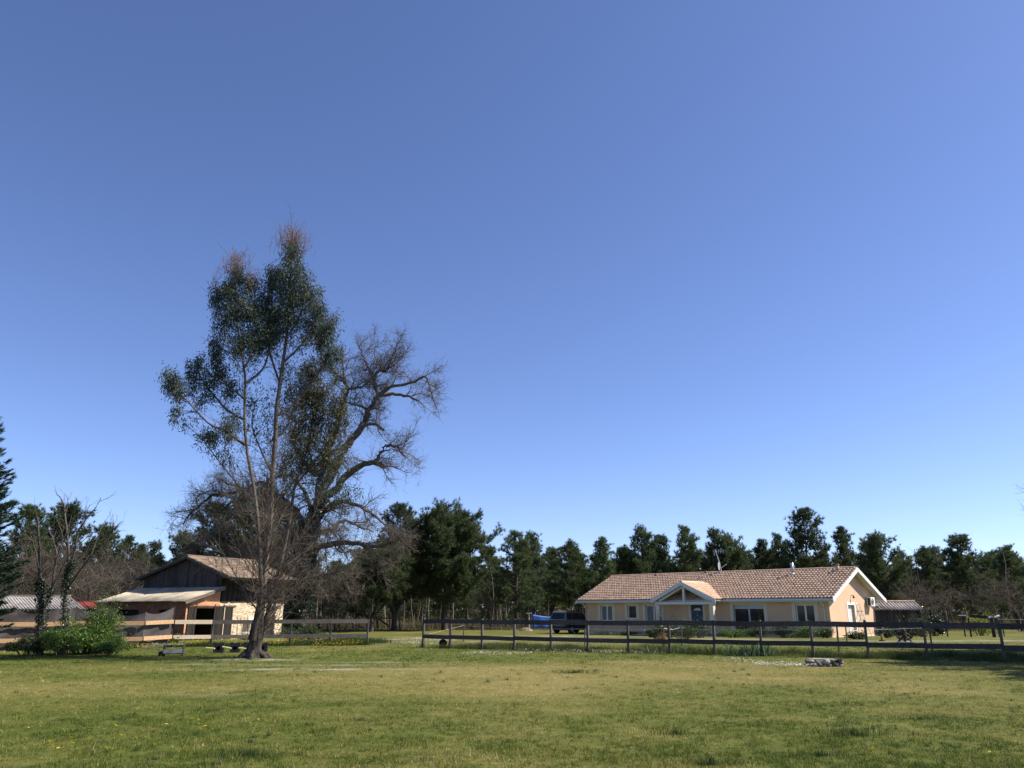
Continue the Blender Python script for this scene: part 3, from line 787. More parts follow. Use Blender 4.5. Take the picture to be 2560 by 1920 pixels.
def plank_row(parent, x0, x1, zf, ztop, y0, y1, wid, mat, seed, swap=False, nm='plank'):
    rp = random.Random(seed); x = x0
    while x < x1 - .02:
        w = min(wid * rp.uniform(.8, 1.25), x1 - x)
        yo = rp.uniform(-.012, .012); mb = MB()
        a, b = x + .004, x + w - .004
        zt0, zt1 = ztop(a) if callable(ztop) else ztop, ztop(b) if callable(ztop) else ztop
        zb_ = zf - rp.uniform(0, .05)
        vs = [(a, y0 + yo, zb_), (b, y0 + yo, zb_), (b, y0 + yo, zt1), (a, y0 + yo, zt0), (a, y1 + yo, zb_), (b, y1 + yo, zb_), (b, y1 + yo, zt1), (a, y1 + yo, zt0)]
        if swap: vs = [(v[1], v[0], v[2]) for v in vs]
        mb.add(vs, [(0, 1, 2, 3), (5, 4, 7, 6), (0, 4, 5, 1), (3, 2, 6, 7), (0, 3, 7, 4), (1, 5, 6, 2)])
        mb.build(nm, mat, parent); x += w
def door_leaf(parent, x0, x1, z0, z1, y, mat, seed, nm='door'):
    d = MB().box(x0, x1, y + .03, y + .06, z0 + .35, z0 + .45).box(x0, x1, y + .03, y + .06, z1 - .45, z1 - .35).build(nm, mat, parent)
    plank_row(d, x0, x1, z0, z1, y, y + .03, .16, mat, seed); return d
door_leaf(barn, q0, q1, -.05, ot, -.01, m_door, 3)
door_leaf(barn, r0, r1, -.05, ot - .05, -.01, m_door, 4)
# planks above the cream wall, and the great dark gable
plank_row(barn, .05, BDEP, zc + .01, 3.62, -.03, .0, .2, m_door, 5)
plank_row(barn, .0, BW, 2.6, lambda y: zroof(y) - .12, -.03, .0, .24, m_oldwood, 6, True)
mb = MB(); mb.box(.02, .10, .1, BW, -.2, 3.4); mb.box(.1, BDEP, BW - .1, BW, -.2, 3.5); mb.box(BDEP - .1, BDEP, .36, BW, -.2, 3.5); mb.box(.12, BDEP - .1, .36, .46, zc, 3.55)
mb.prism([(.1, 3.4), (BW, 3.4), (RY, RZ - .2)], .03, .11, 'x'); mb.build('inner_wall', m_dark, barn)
for k, (ya, yb, za, zb_) in enumerate(((RE, RY, RZE, RZ), (LE, RY, LZE, RZ))):
    MB().prism([(ya, za), (yb, zb_), (yb, zb_ - .07), (ya, za - .07)], -.35, BDEP - .1, 'x').build('roof_deck', m_oldwood, barn)
    tile_field('roof_tiles', m_oldtile, barn, (-.38, ya, za + .01), (BDEP - .08, ya, za + .01), (-.38, yb, zb_ + .01), .24, .36, 81 + k, rise=.065)
    MB().bar((-.40, ya, za - .07), (-.40, yb, zb_ - .07), .14, .035).build('verge_board', m_oldwood, barn)
MB().tube([(-.4, RY, RZ + .03), (2, RY, RZ + .02), (BDEP - .1, RY, RZ + .04)], .11, 8).build('ridge_tiles', m_oldtile, barn)
for y in np.arange(RE + .25, 0, .0001) if False else (RE + .2, RE + .6): MB().box(-.32, BDEP - .15, y - .05, y + .05, zroof(y) - .2, zroof(y) - .075).build('purlin', m_oldwood, barn)
for x in np.arange(.2, BDEP, .8): MB().bar((x, .0, zroof(0) - .13), (x, RE + .08, zroof(RE) - .13), .10, .08).build('rafter_tail', m_oldwood, barn)
# lean-to
zl0, zl1 = 2.26, 3.0
zs = lambda x: zl0 + (zl1 - zl0) * (x - LX) / (0 - LX)
mb = MB(); wall_with_holes(mb, LX, -.005, -.2, zl0, .02, .2, [[o0, min(o1, -.12), -.2, ot]])
mb.prism([(LX, zl0), (-.005, zl0), (-.005, zl1 - .06), (LX, zl0 + .001)], .02, .2, 'y'); mb.build('mortar_wall', m_mortar, lean)
rb = random.Random(19); shared = None
for j in range(15):
    z0 = j * .2; x = LX - (.25 if j % 2 else 0)
    while x < -.02:
        a, b = max(x, LX) + .006, min(x + .5, -.01) - .006
        segs = [(a, b)]
        if z0 + .1 < ot:
            segs = [(a, min(b, o0 - .02)), (max(a, -.12), b)]
        for (a_, b_) in segs:
            if b_ - a_ < .05: continue
            t0, t1 = min(z0 + .192, zs(a_) - .05), min(z0 + .192, zs(b_) - .05)
            if min(t0, t1) < z0 + .04 and max(t0, t1) < z0 + .1: continue
            t0, t1 = max(t0, z0 + .02), max(t1, z0 + .02); yo = rb.uniform(-.004, .004)
            vs = [(a_, yo, z0 + .006), (b_, yo, z0 + .006), (b_, yo, t1), (a_, yo, t0), (a_, .03, z0 + .006), (b_, .03, z0 + .006), (b_, .03, t1), (a_, .03, t0)]
            MB().add(vs, [(0, 1, 2, 3), (5, 4, 7, 6), (0, 4, 5, 1), (3, 2, 6, 7), (0, 3, 7, 4), (1, 5, 6, 2)]).build('block', m_block, lean)
        x += .5
sdo = door_leaf(lean, o0 + .02, o0 + .62, -.05, ot - .02, -.06, m_door, 11)
sdo2 = door_leaf(lean, bf(531, 1550)[0], q0 - .1, -.05, ot - .02, -.09, m_door, 12)
MB().box(o0 - .1, q0 + .05, -.07, .02, ot, ot + .07).build('door_track', m_rust, lean)
for x in (o0 + .05, o0 + .58, bf(531, 1550)[0] + .05, q0 - .15): MB().box(x - .04, x + .04, -.1, -.07, ot - .03, ot + .16).build('hanger', m_rust, lean)
MB().box(q0 - .07, q0 - .01, -.05, .02, -.1, ot).build('door_post', m_palerail, lean)
mb = MB(); m2 = MB()
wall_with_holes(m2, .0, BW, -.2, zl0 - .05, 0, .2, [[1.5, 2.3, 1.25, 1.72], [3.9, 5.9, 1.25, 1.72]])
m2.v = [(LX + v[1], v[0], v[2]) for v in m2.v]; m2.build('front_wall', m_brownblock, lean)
for j in range(11):
    z0 = j * .2; y = -(.25 if j % 2 else 0) + .0
    if z0 + .19 > zl0 - .05: break
    while y < BW:
        a, b = max(y, 0.03) + .006, min(y + .5, BW) - .006
        hole = any(h0 < (a + b) / 2 < h1 and z0 + .2 > 1.25 and z0 < 1.7 for h0, h1 in ((1.5, 2.3), (3.9, 5.9)))
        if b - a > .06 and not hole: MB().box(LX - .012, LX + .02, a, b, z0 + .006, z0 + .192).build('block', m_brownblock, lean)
        y += .5
MB().box(LX + .25, LX + .3, .3, BW - .2, -.2, 2.2).box(-.3, -.25, .3, BW - .2, -.2, 2.8).build('inner_lining', m_dark, lean)
ex = LX - .42; ez = zl0 + .02 - .42 * (zl1 - zl0) / (-LX)
corrugated('corrugated_sheet', m_fibro, lean, (ex, -.35, ez + .05), (ex, BW + .5, ez + .05), (.02, -.35, zl1 + .10), .177, .028, 7)
MB().bar((ex + .02, -.33, ez - .04), (.0, -.33, zl1 - .0), .16, .03).build('verge_board', m_greyrail, lean)
MB().bar((ex + .1, -.1, ez - .03), (-.0, -.1, zl1 - .03), .12, .08).build('rafter', m_oldwood, lean)
# tools and a white board leaning on the cream wall
def leaning(name, px, py, h, lab, cat, mat, r=.018, lean_=.25, group=None, head=None):
    s, _ = bf(px, py); q = BO + BD * s + np.array([math.sin(BA), -math.cos(BA)]) * (.12 + lean_)
    e = empty(name, (q[0], q[1], g1(*q)), BA); tag(e, lab, cat, group)
    MB().tube([(0, 0, 0), (R.uniform(-.15, .15), lean_, h)], r, 6).build('shaft', mat, e)
    if head: MB().cbox((0, 0, h * .03 + .08), .22, .03, .2).build('blade', m_rust, e)
    return e
leaning('garden_rake', 585, 1560, 1.35, 'brown handled tool leaning on the cream brick wall beside the small door', 'tool', m_brownwood)
leaning('garden_spade', 598, 1560, 1.3, 'spade leaning on the cream brick wall, second tool from the small door', 'tool', m_brownwood, head=True)
leaning('wooden_pole', 612, 1560, 1.5, 'crossed pole leaning on the cream brick wall near the white board', 'pole', m_brownwood)
s, z = bf(622, 1545); q = BO + BD * s + np.array([math.sin(BA), -math.cos(BA)]) * .45
e = empty('white_board', (q[0], q[1], g1(*q)), BA); tag(e, 'white board propped on thin legs against the cream brick wall', 'board')
MB().cbox((0, .1, 1.12), .62, .03, .42, Matrix.Rotation(-.25, 3, 'X')).build('panel', m_white, e)
for k in (-.25, .25): MB().tube([(k * 1.3, -.1, 0), (k, .12, 1.2)], .015, 5).build('leg', m_brownwood, e)

# ------------------------------------------------------------------ low sheds behind the grey screen
sh = empty('low_shed', (gx(90, 44), 44, g1(gx(90, 44), 44))); tag(sh, 'low shed with pale corrugated roof behind the grey screen', 'shed')
L0 = np.array(sh.location)
ev = lambda px, py, Y: at(px, py, Y) - L0
a, b, c = ev(-60, 1530, 42.2), ev(213, 1523, 42.2), ev(-40, 1491, 45.6); d_ = ev(172, 1490, 45.6)
a[2] = b[2]
c = np.array([a[0] + (d_ - b)[0], c[1], d_[2]])
corrugated('corrugated_sheet', m_fibro2, sh, a, b, c, .177, .026, 8)
MB().bar(tuple(c + np.array([0, .05, .03])), tuple(d_ + np.array([0, .05, .03])), .06, .34).build('ridge_cap', m_fibro, sh)
MB().box(a[0] + .3, b[0] - .3, a[1] + .35, d_[1] + .6, -.2, b[2] - .12).build('wall', m_oldwood, sh)
MB().bar((b[0] + .01, b[1], b[2] - .05), (d_[0] + .01, d_[1], d_[2] - .05), .12, .03).build('verge_board', m_greyrail, sh)
rs_ = empty('red_roofed_hut', (gx(225, 47), 47, g1(gx(225, 47), 47))); tag(rs_, 'small hut with red tin roof beyond the bright green bush', 'hut'); L0 = np.array(rs_.location)
a, b, c = ev(206, 1519, 45.6), ev(249, 1518, 45.6), ev(191, 1503, 47.6); c = np.array([c[0], c[1], c[2]])
a[2] = b[2]
corrugated('corrugated_sheet', m_redroof, rs_, a, b, c, .2, .025, 3)
MB().box(a[0] - .25, b[0] - .2, a[1] + .2, a[1] + 2, -.2, a[2] - .08).build('wall', m_oldwood, rs_)
MB().bar(tuple(c), tuple(c + (b - a)), .06, .2).build('ridge_cap', m_redroof, rs_)

# ------------------------------------------------------------------ shed beyond the house
sr = empty('plank_shed', (gx(2245, 63), 63, g1(gx(2245, 63), 63)), math.radians(-8)); tag(sr, 'dark plank shed with grey corrugated roof right of the house', 'shed')
hwS = 1.9
zt0, zt1 = zz(1524, 62) - sr.location[2], zz(1505, 64) - sr.location[2]
corrugated('corrugated_sheet', m_fibro2, sr, (-hwS - .2, -1.2, zt0), (hwS - .2, -1.2, zt0), (-hwS + .0, 1.0, zt1), .235, .05, 4)
MB().tube([(-hwS, 1.0, zt1 + .03), (hwS, 1.0, zt1 + .05)], .09, 8).build('ridge_tiles', m_tile, sr)
plank_row(sr, -hwS, hwS - .35, -.1, zt0 - .05, -.9, -.87, .2, m_oldwood, 21)
plank_row(sr, -.85, 2.4, -.1, zt0 - .05, hwS - .36, hwS - .33, .2, m_oldwood, 22, True)
MB().box(-hwS + .05, hwS - .4, -.85, 2.3, -.1, zt0 - .1).build('inner_wall', m_dark, sr)
MB().prism([(-1.25, zt0 - .04), (1.0, zt1 - .02), (2.6, zt0 + .1), (2.6, zt0), (1.0, zt1 - .16), (-1.25, zt0 - .14)], hwS - .19, hwS - .15, 'x').build('verge_board', m_oldwood, sr)
MB().prism([(1.0, zt1), (2.7, zt0 + .1), (2.7, zt0 + .04), (1.0, zt1 - .06)], -hwS, hwS - .2, 'x').build('rear_roof', m_fibro2, sr)

# ------------------------------------------------------------------ fences
def board(mb, a, b, z0, z1, th=.03):
    (x0, y0), (x1, y1) = a, b
    mb.bar((x0, y0, (z0[0] + z1[0]) / 2), (x1, y1, (z0[1] + z1[1]) / 2), (z1[0] - z0[0]), th); return mb
fr = empty('board_fence', (RF0[0], RF0[1], 0)); tag(fr, 'long two rail dark board fence crossing in front of the house', 'fence')
ppx = [1057, 1125, 1205, 1286, 1378, 1470, 1572, 1675, 1787, 1905, 2033, 2170, 2317, 2509, 2720]
ss = [hit(RF0, RFD, p_, 1630)[0] for p_ in ppx] + [27.5, 29.4, 31.3]
ro = random.Random(2)
for i, s in enumerate(ss):
    x, y = rf(s); x -= RF0[0]; y -= RF0[1]; g = g1(x + RF0[0], y + RF0[1])
    h = 1.30 + ro.uniform(-.02, .04)
    if i in (12, 13): h += .03
    q = MB(); tl = ro.uniform(-.015, .015)
    rot = Matrix.Rotation(RFA, 3, 'Z')
    q.bar((x, y, g - .3), (x + tl, y + ro.uniform(-.01, .01), g + h), .10, .09, (RFN[0], RFN[1], 0)); q.build('post', m_post, fr)
for i in range(len(ss) - 1):
    for lo, hi in ((1.085, 1.275), (.40, .575)):
        a, b = rf(ss[i] + .004, -.068), rf(ss[i + 1] - .004, -.068)
        ga, gb_ = g1(*a), g1(*b); ja, jb = ro.uniform(-.022, .022), ro.uniform(-.022, .022)
        mb = board(MB(), (a[0] - RF0[0], a[1] - RF0[1]), (b[0] - RF0[0], b[1] - RF0[1]), (lo + ga + ja, lo + gb_ + jb), (hi + ga + ja, hi + gb_ + jb))
        o = mb.build('rail', m_darkrail, fr)
fl_ = empty('board_fence', (LF[0][0], LF[0][1], 0)); tag(fl_, 'grey and pale two rail board fence in front of the barn', 'fence')
for i, (x, y) in enumerate(LF):
    if i == 0: continue
    q = MB(); g = g1(x, y)
    q.bar((x - LF[0][0], y - LF[0][1] + .06, g - .3), (x - LF[0][0], y - LF[0][1] + .06, g + (1.22 if i < 5 else 1.26)), .1, .09); q.build('post', m_post, fl_)
for i in range(5):
    a, b = LF[i], LF[i + 1]
    for lo, hi in ((1.06, 1.25), (.37, .545)):
        g0, g1_ = g1(*a), g1(*b); j = ro.uniform(-.01, .01)
        board(MB(), (a[0] - LF[0][0] + .004, a[1] - LF[0][1]), (b[0] - LF[0][0] - .004, b[1] - LF[0][1]), (lo + g0 + j, lo + g1_ + j), (hi + g0 + j, hi + g1_ + j)).build('rail', m_palerail if i == 0 else m_greyrail, fl_)
# grey wind screen with fresh boards
QP = [(430, 38.6), (360, 37.6), (270, 37.0), (184, 36.4), (136, 36.0), (40, 35.3), (-70, 34.5), (-170, 34.0)]
QT = [1518, 1532, 1529, 1518, 1523, 1527, 1530, 1530]
scn = empty('screen_fence', (gx(430, 38.6), 38.6, 0)); tag(scn, 'grey windbreak screen fence with orange boards at the left', 'fence')
S0 = np.array([scn.location[0], scn.location[1]])
pts = [(gx(p_, Y, 1.0) - S0[0], Y - S0[1], zz(t, Y)) for (p_, Y), t in zip(QP, QT)]
for i, (x, y, z) in enumerate(pts):
    g = g1(x + S0[0], y + S0[1])
    MB().tube([(x, y + .05, g - .3), (x + ro.uniform(-.02, .02), y + .05, z + .04)], .04, 7).build('post', m_post if i else m_oldwood, scn)
for i in range(len(pts) - 1):
    (x0, y0, z0), (x1, y1, z1) = pts[i], pts[i + 1]
    nu, nv = 22, 16; V = []
    ux, uy = x1 - x0, y1 - y0; ln = math.hypot(ux, uy); nx_, ny_ = -uy / ln, ux / ln
    for iv in range(nv + 1):
        for iu in range(nu + 1):
            u, v = iu / nu, iv / nv
            zt = z0 + (z1 - z0) * u - .16 * math.sin(math.pi * u) * (1 if ln > 1.2 else .4)
            g = g1(x0 + ux * u + S0[0], y0 + uy * u + S0[1]) + .01
            wr = .05 * math.sin(9 * (v + .35 * u) + i * 2) * math.sin(math.pi * u) + .03 * math.sin(23 * (v * .6 + u * .5) + i) * math.sin(math.pi * u)
            wr += .035 * (fbm(np.array([u * 5. + i * 7]), np.array([v * 6.]), 4, 2)[0] - .5)
            V.append((x0 + ux * u + nx_ * wr, y0 + uy * u + ny_ * wr, g + (zt - g) * v))
    T = [[a * (nu + 1) + b, a * (nu + 1) + b + 1, (a + 1) * (nu + 1) + b + 1, (a + 1) * (nu + 1) + b] for a in range(nv) for b in range(nu)]
    mobj('screen_panel', np_mesh('screen_panel', np.array(V), np.array(T), smooth=True), m_net, scn)
    gA, gB = g1(x0 + S0[0], y0 + S0[1]), g1(x1 + S0[0], y1 + S0[1])
    for lo, hi in ((1.02, 1.20), (.34, .52)):
        if i >= 5 and lo < .5 and False: continue
        o_ = .14; j = ro.uniform(-.02, .02)
        a, b = (x0 + nx_ * o_, y0 + ny_ * o_), (x1 + nx_ * o_, y1 + ny_ * o_)
        dz0 = .05 if i == 0 else 0
        board(MB(), a, b, (lo + gA + dz0 + j, lo + gB + j), (hi + gA + dz0 + j, hi + gB + j)).build('board', m_newrail, scn)
# inner wire fence on stakes
wf = empty('wire_fence', (0, 41, 0)); tag(wf, 'thin stakes with wire between the dark fence and the house', 'fence')
stk = [(1158, 1606, 1562), (1462, 1613, 1570), (1660, 1615, 1568), (1705, 1614, 1566), (1789, 1617, 1570), (2098, 1629, 1566), (2118, 1610, 1566), (2331, 1630, 1566)]
tops = []
for p_, pb, pt in stk:
    x, y = gpt(p_, pb); z = zz(pt, y); g = g1(x, y)
    dx = gx(p_, y, .0) - gx(p_, y, 0)
    MB().tube([(x, y - 41, g - .2), (x + .02, y - 41, z)], .035, 6).build('stake', m_post, wf); tops.append((x + .02, y - 41, z - .05))
o_ = [tops[0], tops[1], tops[2], tops[3], tops[4], tops[5], tops[7]]
for i in range(len(o_) - 1):
    m_ = [(o_[i][k] + o_[i + 1][k]) / 2 for k in range(3)]; m_[2] -= .08
    MB().tube([o_[i], m_, o_[i + 1]], .006, 4).build('wire', m_metal, wf)
gt = empty('gate_rope', (*rf(.6, .3), 0)); tag(gt, 'pale yellow tape slanting from the fence end to a stake', 'tape')
a = at(1072, 1585, 38.4); b = at(1158, 1564, 43.5); g0 = np.array([gt.location[0], gt.location[1], 0])
MB().tube([tuple(a - g0), tuple(b - g0)], .005, 5).build('tape', m_plank, gt)
# paddock fence far right
pf = empty('paddock_fence', (gx(2450, 58), 58, g1(gx(2450, 58), 58))); tag(pf, 'far paddock gate with thick rail and white capped posts', 'fence')
L0 = np.array(pf.location)
for px_, y0_, y1_, Y, r_ in ((2362, 1542, 1580, 58, .05), (2421, 1545, 1584, 56, .06), (2478, 1543, 1588, 55, .12), (2491, 1540, 1580, 57, .07), (2503, 1545, 1580, 58, .04), (2556, 1550, 1577, 60, .05)):
    p = at(px_, y0_, Y) - L0; MB().tube([(p[0], p[1], -.2), (p[0], p[1], p[2])], r_, 7).build('post', m_oldwood, pf)
a, b = at(2424, 1539.5, 56.5) - L0, at(2478, 1544, 55.5) - L0; MB().bar(tuple(a), tuple(b), .2, .1).build('rail', m_oldwood, pf)
p = at(2493, 1541, 57) - L0; MB().cbox(tuple(p), .34, .2, .09, Matrix.Rotation(-.35, 3, 'Y')).build('post_cap', m_white, pf)
p = at(2476, 1543, 55) - L0; MB().cbox(tuple(p), .22, .16, .12).build('post_cap', m_white, pf)
for z_ in (.55, .95):
    MB().tube([tuple(at(2340, 1548, 58) - L0 + np.array([0, 0, z_ - .95])), tuple(at(2421, 1548, 56) - L0 + np.array([0, 0, z_ - .95]))], .008, 4).build('wire', m_darkmetal, pf)
    MB().tube([tuple(at(2491, 1548, 57) - L0 + np.array([0, 0, z_ - .95])), tuple(at(2640, 1550, 60) - L0 + np.array([0, 0, z_ - .95]))], .008, 4).build('wire', m_darkmetal, pf)
bx_ = empty('post_box', (gx(2413, 57), 57, g1(gx(2413, 57), 57))); tag(bx_, 'small wooden box with white lid on a post by the paddock', 'box')
zb0 = zz(1552, 57) - bx_.location[2]
MB().tube([(0, 0, -.2), (0, 0, zb0)], .05, 6).build('post', m_oldwood, bx_); MB().box(-.17, .17, -.14, .14, zb0, zb0 + .34).build('body', m_brownwood, bx_)
MB().box(-.2, .2, -.18, .18, zb0 + .34, zb0 + .39).build('lid', m_white, bx_); MB().box(-.07, .07, -.145, -.141, zb0 + .08, zb0 + .26).build('opening', m_dark, bx_)
# far rail of the paddock in the trees on the left of centre
rl = empty('rustic_rail', (gx(960, 78), 78, g1(gx(960, 78), 78))); tag(rl, 'rough log rail with slanting brace under the pines', 'rail'); L0 = np.array(rl.location)
MB().tube([tuple(at(930, 1545, 78) - L0), tuple(at(985, 1545, 78) - L0)], .09, 6).build('rail', m_bark, rl)
MB().tube([tuple(at(948, 1547, 78) - L0), tuple(at(976, 1568, 78) - L0)], .1, 6).build('brace', m_bark, rl)
MB().tube([tuple(at(943, 1542, 78) - L0), tuple(at(944, 1572, 78) - L0)], .12, 6).build('post', m_bark, rl)

# ------------------------------------------------------------------ the parked car
CH = math.radians(47)
cr = np.array([gx(1413, 70), 70.0]); fw, lf = np.array([math.cos(CH), math.sin(CH)]), np.array([-math.sin(CH), math.cos(CH)])
cc = cr + fw * 2.33 + lf * .93
car = empty('parked_car', (cc[0], cc[1], g1(*cc)), CH); tag(car, 'dark grey off-road car parked at the left end of the house', 'car')
m_paint = surf('dark_grey_car_paint', (.028, .027, .03), (.034, .033, .037), 2, .22, spec=.6)
m_paint.node_tree.nodes['Principled BSDF'].inputs['Coat Weight'].default_value = .8
m_topsheen = surf('car_top_sheen', (.20, .20, .21), (.25, .25, .26), 2, .22, metal=.6)  # sky reflection on the dark car's upper part, put in as a lighter colour
def arc(cx, r, n=8): return [(cx + r * math.cos(a), .36 + r * math.sin(a)) for a in np.linspace(0, math.pi, n)]
prof = [(2.3, .42), (2.34, .75), (2.28, .98), (2.1, 1.06), (.95, 1.16), (-2.2, 1.16), (-2.33, 1.05), (-2.36, .60), (-2.30, .42)] + \
       [(x, z) for x, z in reversed(arc(-1.38, .44))] + [(x, z) for x, z in reversed(arc(1.42, .44))]
body = MB(); half = MB()
body.prism([p for p in prof], -.93, .93, 'y'); body.build('body', m_paint, car, bevel=.05)
gh = MB()
zA, zB = 1.14, 1.80
lo_ = [(-2.30, -.90), (.98, -.90), (.98, .90), (-2.30, .90)]; up = [(-1.98, -.74), (.35, -.74), (.35, .74), (-1.98, .74)]
gh.add([(x, y, zA) for x, y in lo_] + [(x, y, zB) for x, y in up], [(0, 1, 5, 4), (1, 2, 6, 5), (2, 3, 7, 6), (3, 0, 4, 7), (0, 3, 2, 1)]); gh.build('cabin', m_topsheen, car)
MB().prism([(-2.04, 1.79), (.40, 1.79), (.30, 1.85), (-1.9, 1.86)], -.76, .76, 'y').build('roof', m_topsheen, car, bevel=.03)
def gpane(a, b, c, d, off=.012):
    a, b, c, d = map(Vector, (a, b, c, d)); n = (b - a).cross(d - a).normalized()
    m_ = MB(); m_.add([p + n * off for p in (a, b, c, d)] + [p - n * .01 for p in (a, b, c, d)], [(0, 1, 2, 3), (7, 6, 5, 4), (0, 4, 5, 1), (1, 5, 6, 2), (2, 6, 7, 3), (3, 7, 4, 0)]); return m_
def sidept(x, z, s): t = (z - zA) / (zB - zA); return (x, s * (.90 + (.74 - .90) * t), z)
for s in (-1, 1):
    for x0, x1, t0, t1 in ((-2.02, -1.25, -1.84, -1.22), (-1.17, -.22, -1.14, -.22), (-.14, .80, -.14, .34)):
        P_ = [sidept(x0, 1.2, s), sidept(x1, 1.2, s), sidept(t1, 1.72, s), sidept(t0, 1.72, s)]
        gpane(*(P_ if s < 0 else P_[::-1])).build('side_window', m_glass, car)
def rear(y, z): t = (z - zA) / (zB - zA); return (-2.30 + .32 * t, y, z)
gpane(rear(.78, 1.22), rear(-.78, 1.22), rear(-.66, 1.72), rear(.66, 1.72)).build('rear_window', m_glass, car)
for s in (-1, 1):
    MB().box(-2.37, -2.33, s * .9 - .12 * (s > 0), s * .9 + .12 * (s < 0), .72, 1.08).build('tail_light', surf('tail_light_%d' % s, (.16, .02, .02), None, 3, .2), car)
    MB().box(.55, .75, s * .98 - .06, s * .98 + .06, 1.12, 1.28).build('wing_mirror', m_paint, car, bevel=.02)
    for x in (-1.38, 1.42):
        w = MB().tube([(x, s * .93, .36), (x, s * .70, .36)], .36, 18).build('wheel', m_rubber, car, bevel=.03)
        MB().tube([(x, s * .938, .36), (x, s * .90, .36)], [.22, .20], 14).build('rim', m_metal, w)
    MB().tube([(x_, s * .70, 1.90) for x_ in (-1.8, 0, .2)], .02, 5).build('roof_rail', m_black, car)
MB().box(-2.44, -2.30, -.92, .92, .42, .62).build('rear_bumper', m_black, car, bevel=.03)
MB().box(-2.372, -2.345, -.26, .26, .78, .90).build('number_plate', m_white, car)
MB().box(-2.1, 2.1, -.7, .7, .28, .44).build('underbody', m_black, car)
MB().tube([(-2.5, 0, .42), (-2.46, -.62, .98), (-2.46, -.3, .98)], .01, 4) 
# ------------------------------------------------------------------ washing line with blue sheet
wl = empty('clothes_post', (gx(1323, 77), 77, g1(gx(1323, 77), 77))); tag(wl, 'thin white T shaped clothes post left of the blue sheet', 'clothes post')
MB().tube([(0, 0, -.2), (0, 0, zz(1534, 77) - wl.location[2])], .045, 6).build('post', m_plank, wl)
MB().bar((-.3, 0, zz(1533, 77) - wl.location[2]), (.3, 0, zz(1533, 77) - wl.location[2]), .08, .06).build('cross_bar', m_white, wl)
V, T = [], []; nu, nv = 24, 10
A, B, C_, D_ = at(1329, 1536, 78), at(1452, 1541, 80), at(1332, 1569, 78), at(1452, 1569, 80)
for iv in range(nv + 1):
    for iu in range(nu + 1):
        u, v = iu / nu, iv / nv; p = (A * (1 - u) + B * u) * v + (C_ * (1 - u) + D_ * u) * (1 - v)
        p = p + np.array([0, .07 * math.sin(u * 17 + v * 2) * (1.1 - v), -.16 * math.sin(math.pi * min(1, u * 1.2)) * v]); V.append(p)
V = np.array(V); base = np.array([gx(1360, 78), 78, g1(gx(1360, 78), 78)])
T = [[a * (nu + 1) + b, a * (nu + 1) + b + 1, (a + 1) * (nu + 1) + b + 1, (a + 1) * (nu + 1) + b] for a in range(nv) for b in range(nu)]
o = mobj('blue_sheet', np_mesh('blue_sheet', V - base, np.array(T), smooth=True), m_tarp); o.location = base; tag(o, 'blue sheet hanging behind the parked car', 'sheet')
sd = o.modifiers.new('solid', 'SOLIDIFY'); sd.thickness = .01
mo = MB(); ang = np.linspace(0, 2 * np.pi, 13)[:-1]
ring = lambda r, z: [(r * math.cos(a) * (1 + .1 * math.sin(3 * a)), .6 * r * math.sin(a), z) for a in ang]
mo.add(ring(.8, -.1) + ring(.55, .18) + ring(.25, .3) + [(0, 0, .33)], [(k, (k + 1) % 12, 12 + (k + 1) % 12, 12 + k) for k in range(12)] + [(12 + k, 12 + (k + 1) % 12, 24 + (k + 1) % 12, 24 + k) for k in range(12)] + [(24 + k, 24 + (k + 1) % 12, 36) for k in range(12)])
o = mo.build('soil_heap', surf('pinkish_soil', (.17, .12, .09), (.26, .19, .15), 5, .95, .5, 14), None, True); o.location = (gx(1315, 80), 80, g1(gx(1315, 80), 80)); tag(o, 'small heap of pale soil left of the blue sheet', 'heap')

# ------------------------------------------------------------------ smaller things on the grass
# wooden step bench
x, y = gpt(433, 1640)
st = empty('wooden_step', (x, y, g1(x, y)), math.radians(14)); tag(st, 'small grey wooden step box with open top left of the leaning trunk', 'step box')
MB().box(-.34, .34, -.22, -.19, .10, .25).build('front_board', m_greyrail, st); MB().box(-.34, .34, -.23, -.19, .41, .45).build('top_slat', m_plank, st)
m_lightboard = surf('bleached_board', (.36, .32, .27), (.46, .42, .36), 4, .85, stretch=(.5, 5, 5)); bpy.data.objects['front_board'].data.materials[0] = m_lightboard
for s in (-1, 1): MB().box(s * .34 - .02, s * .34 + .02, -.19, .16, .0, .44).build('side_panel', m_oldwood, st)
MB().box(-.52, -.37, -.15, .2, .0, .16).build('foot_step', m_oldwood, st); MB().box(-.32, .32, .12, .15, .05, .2).build('rear_board', m_oldwood, st); MB().box(-.32, .32, -.18, .12, .12, .15).build('tread', m_oldwood, st)
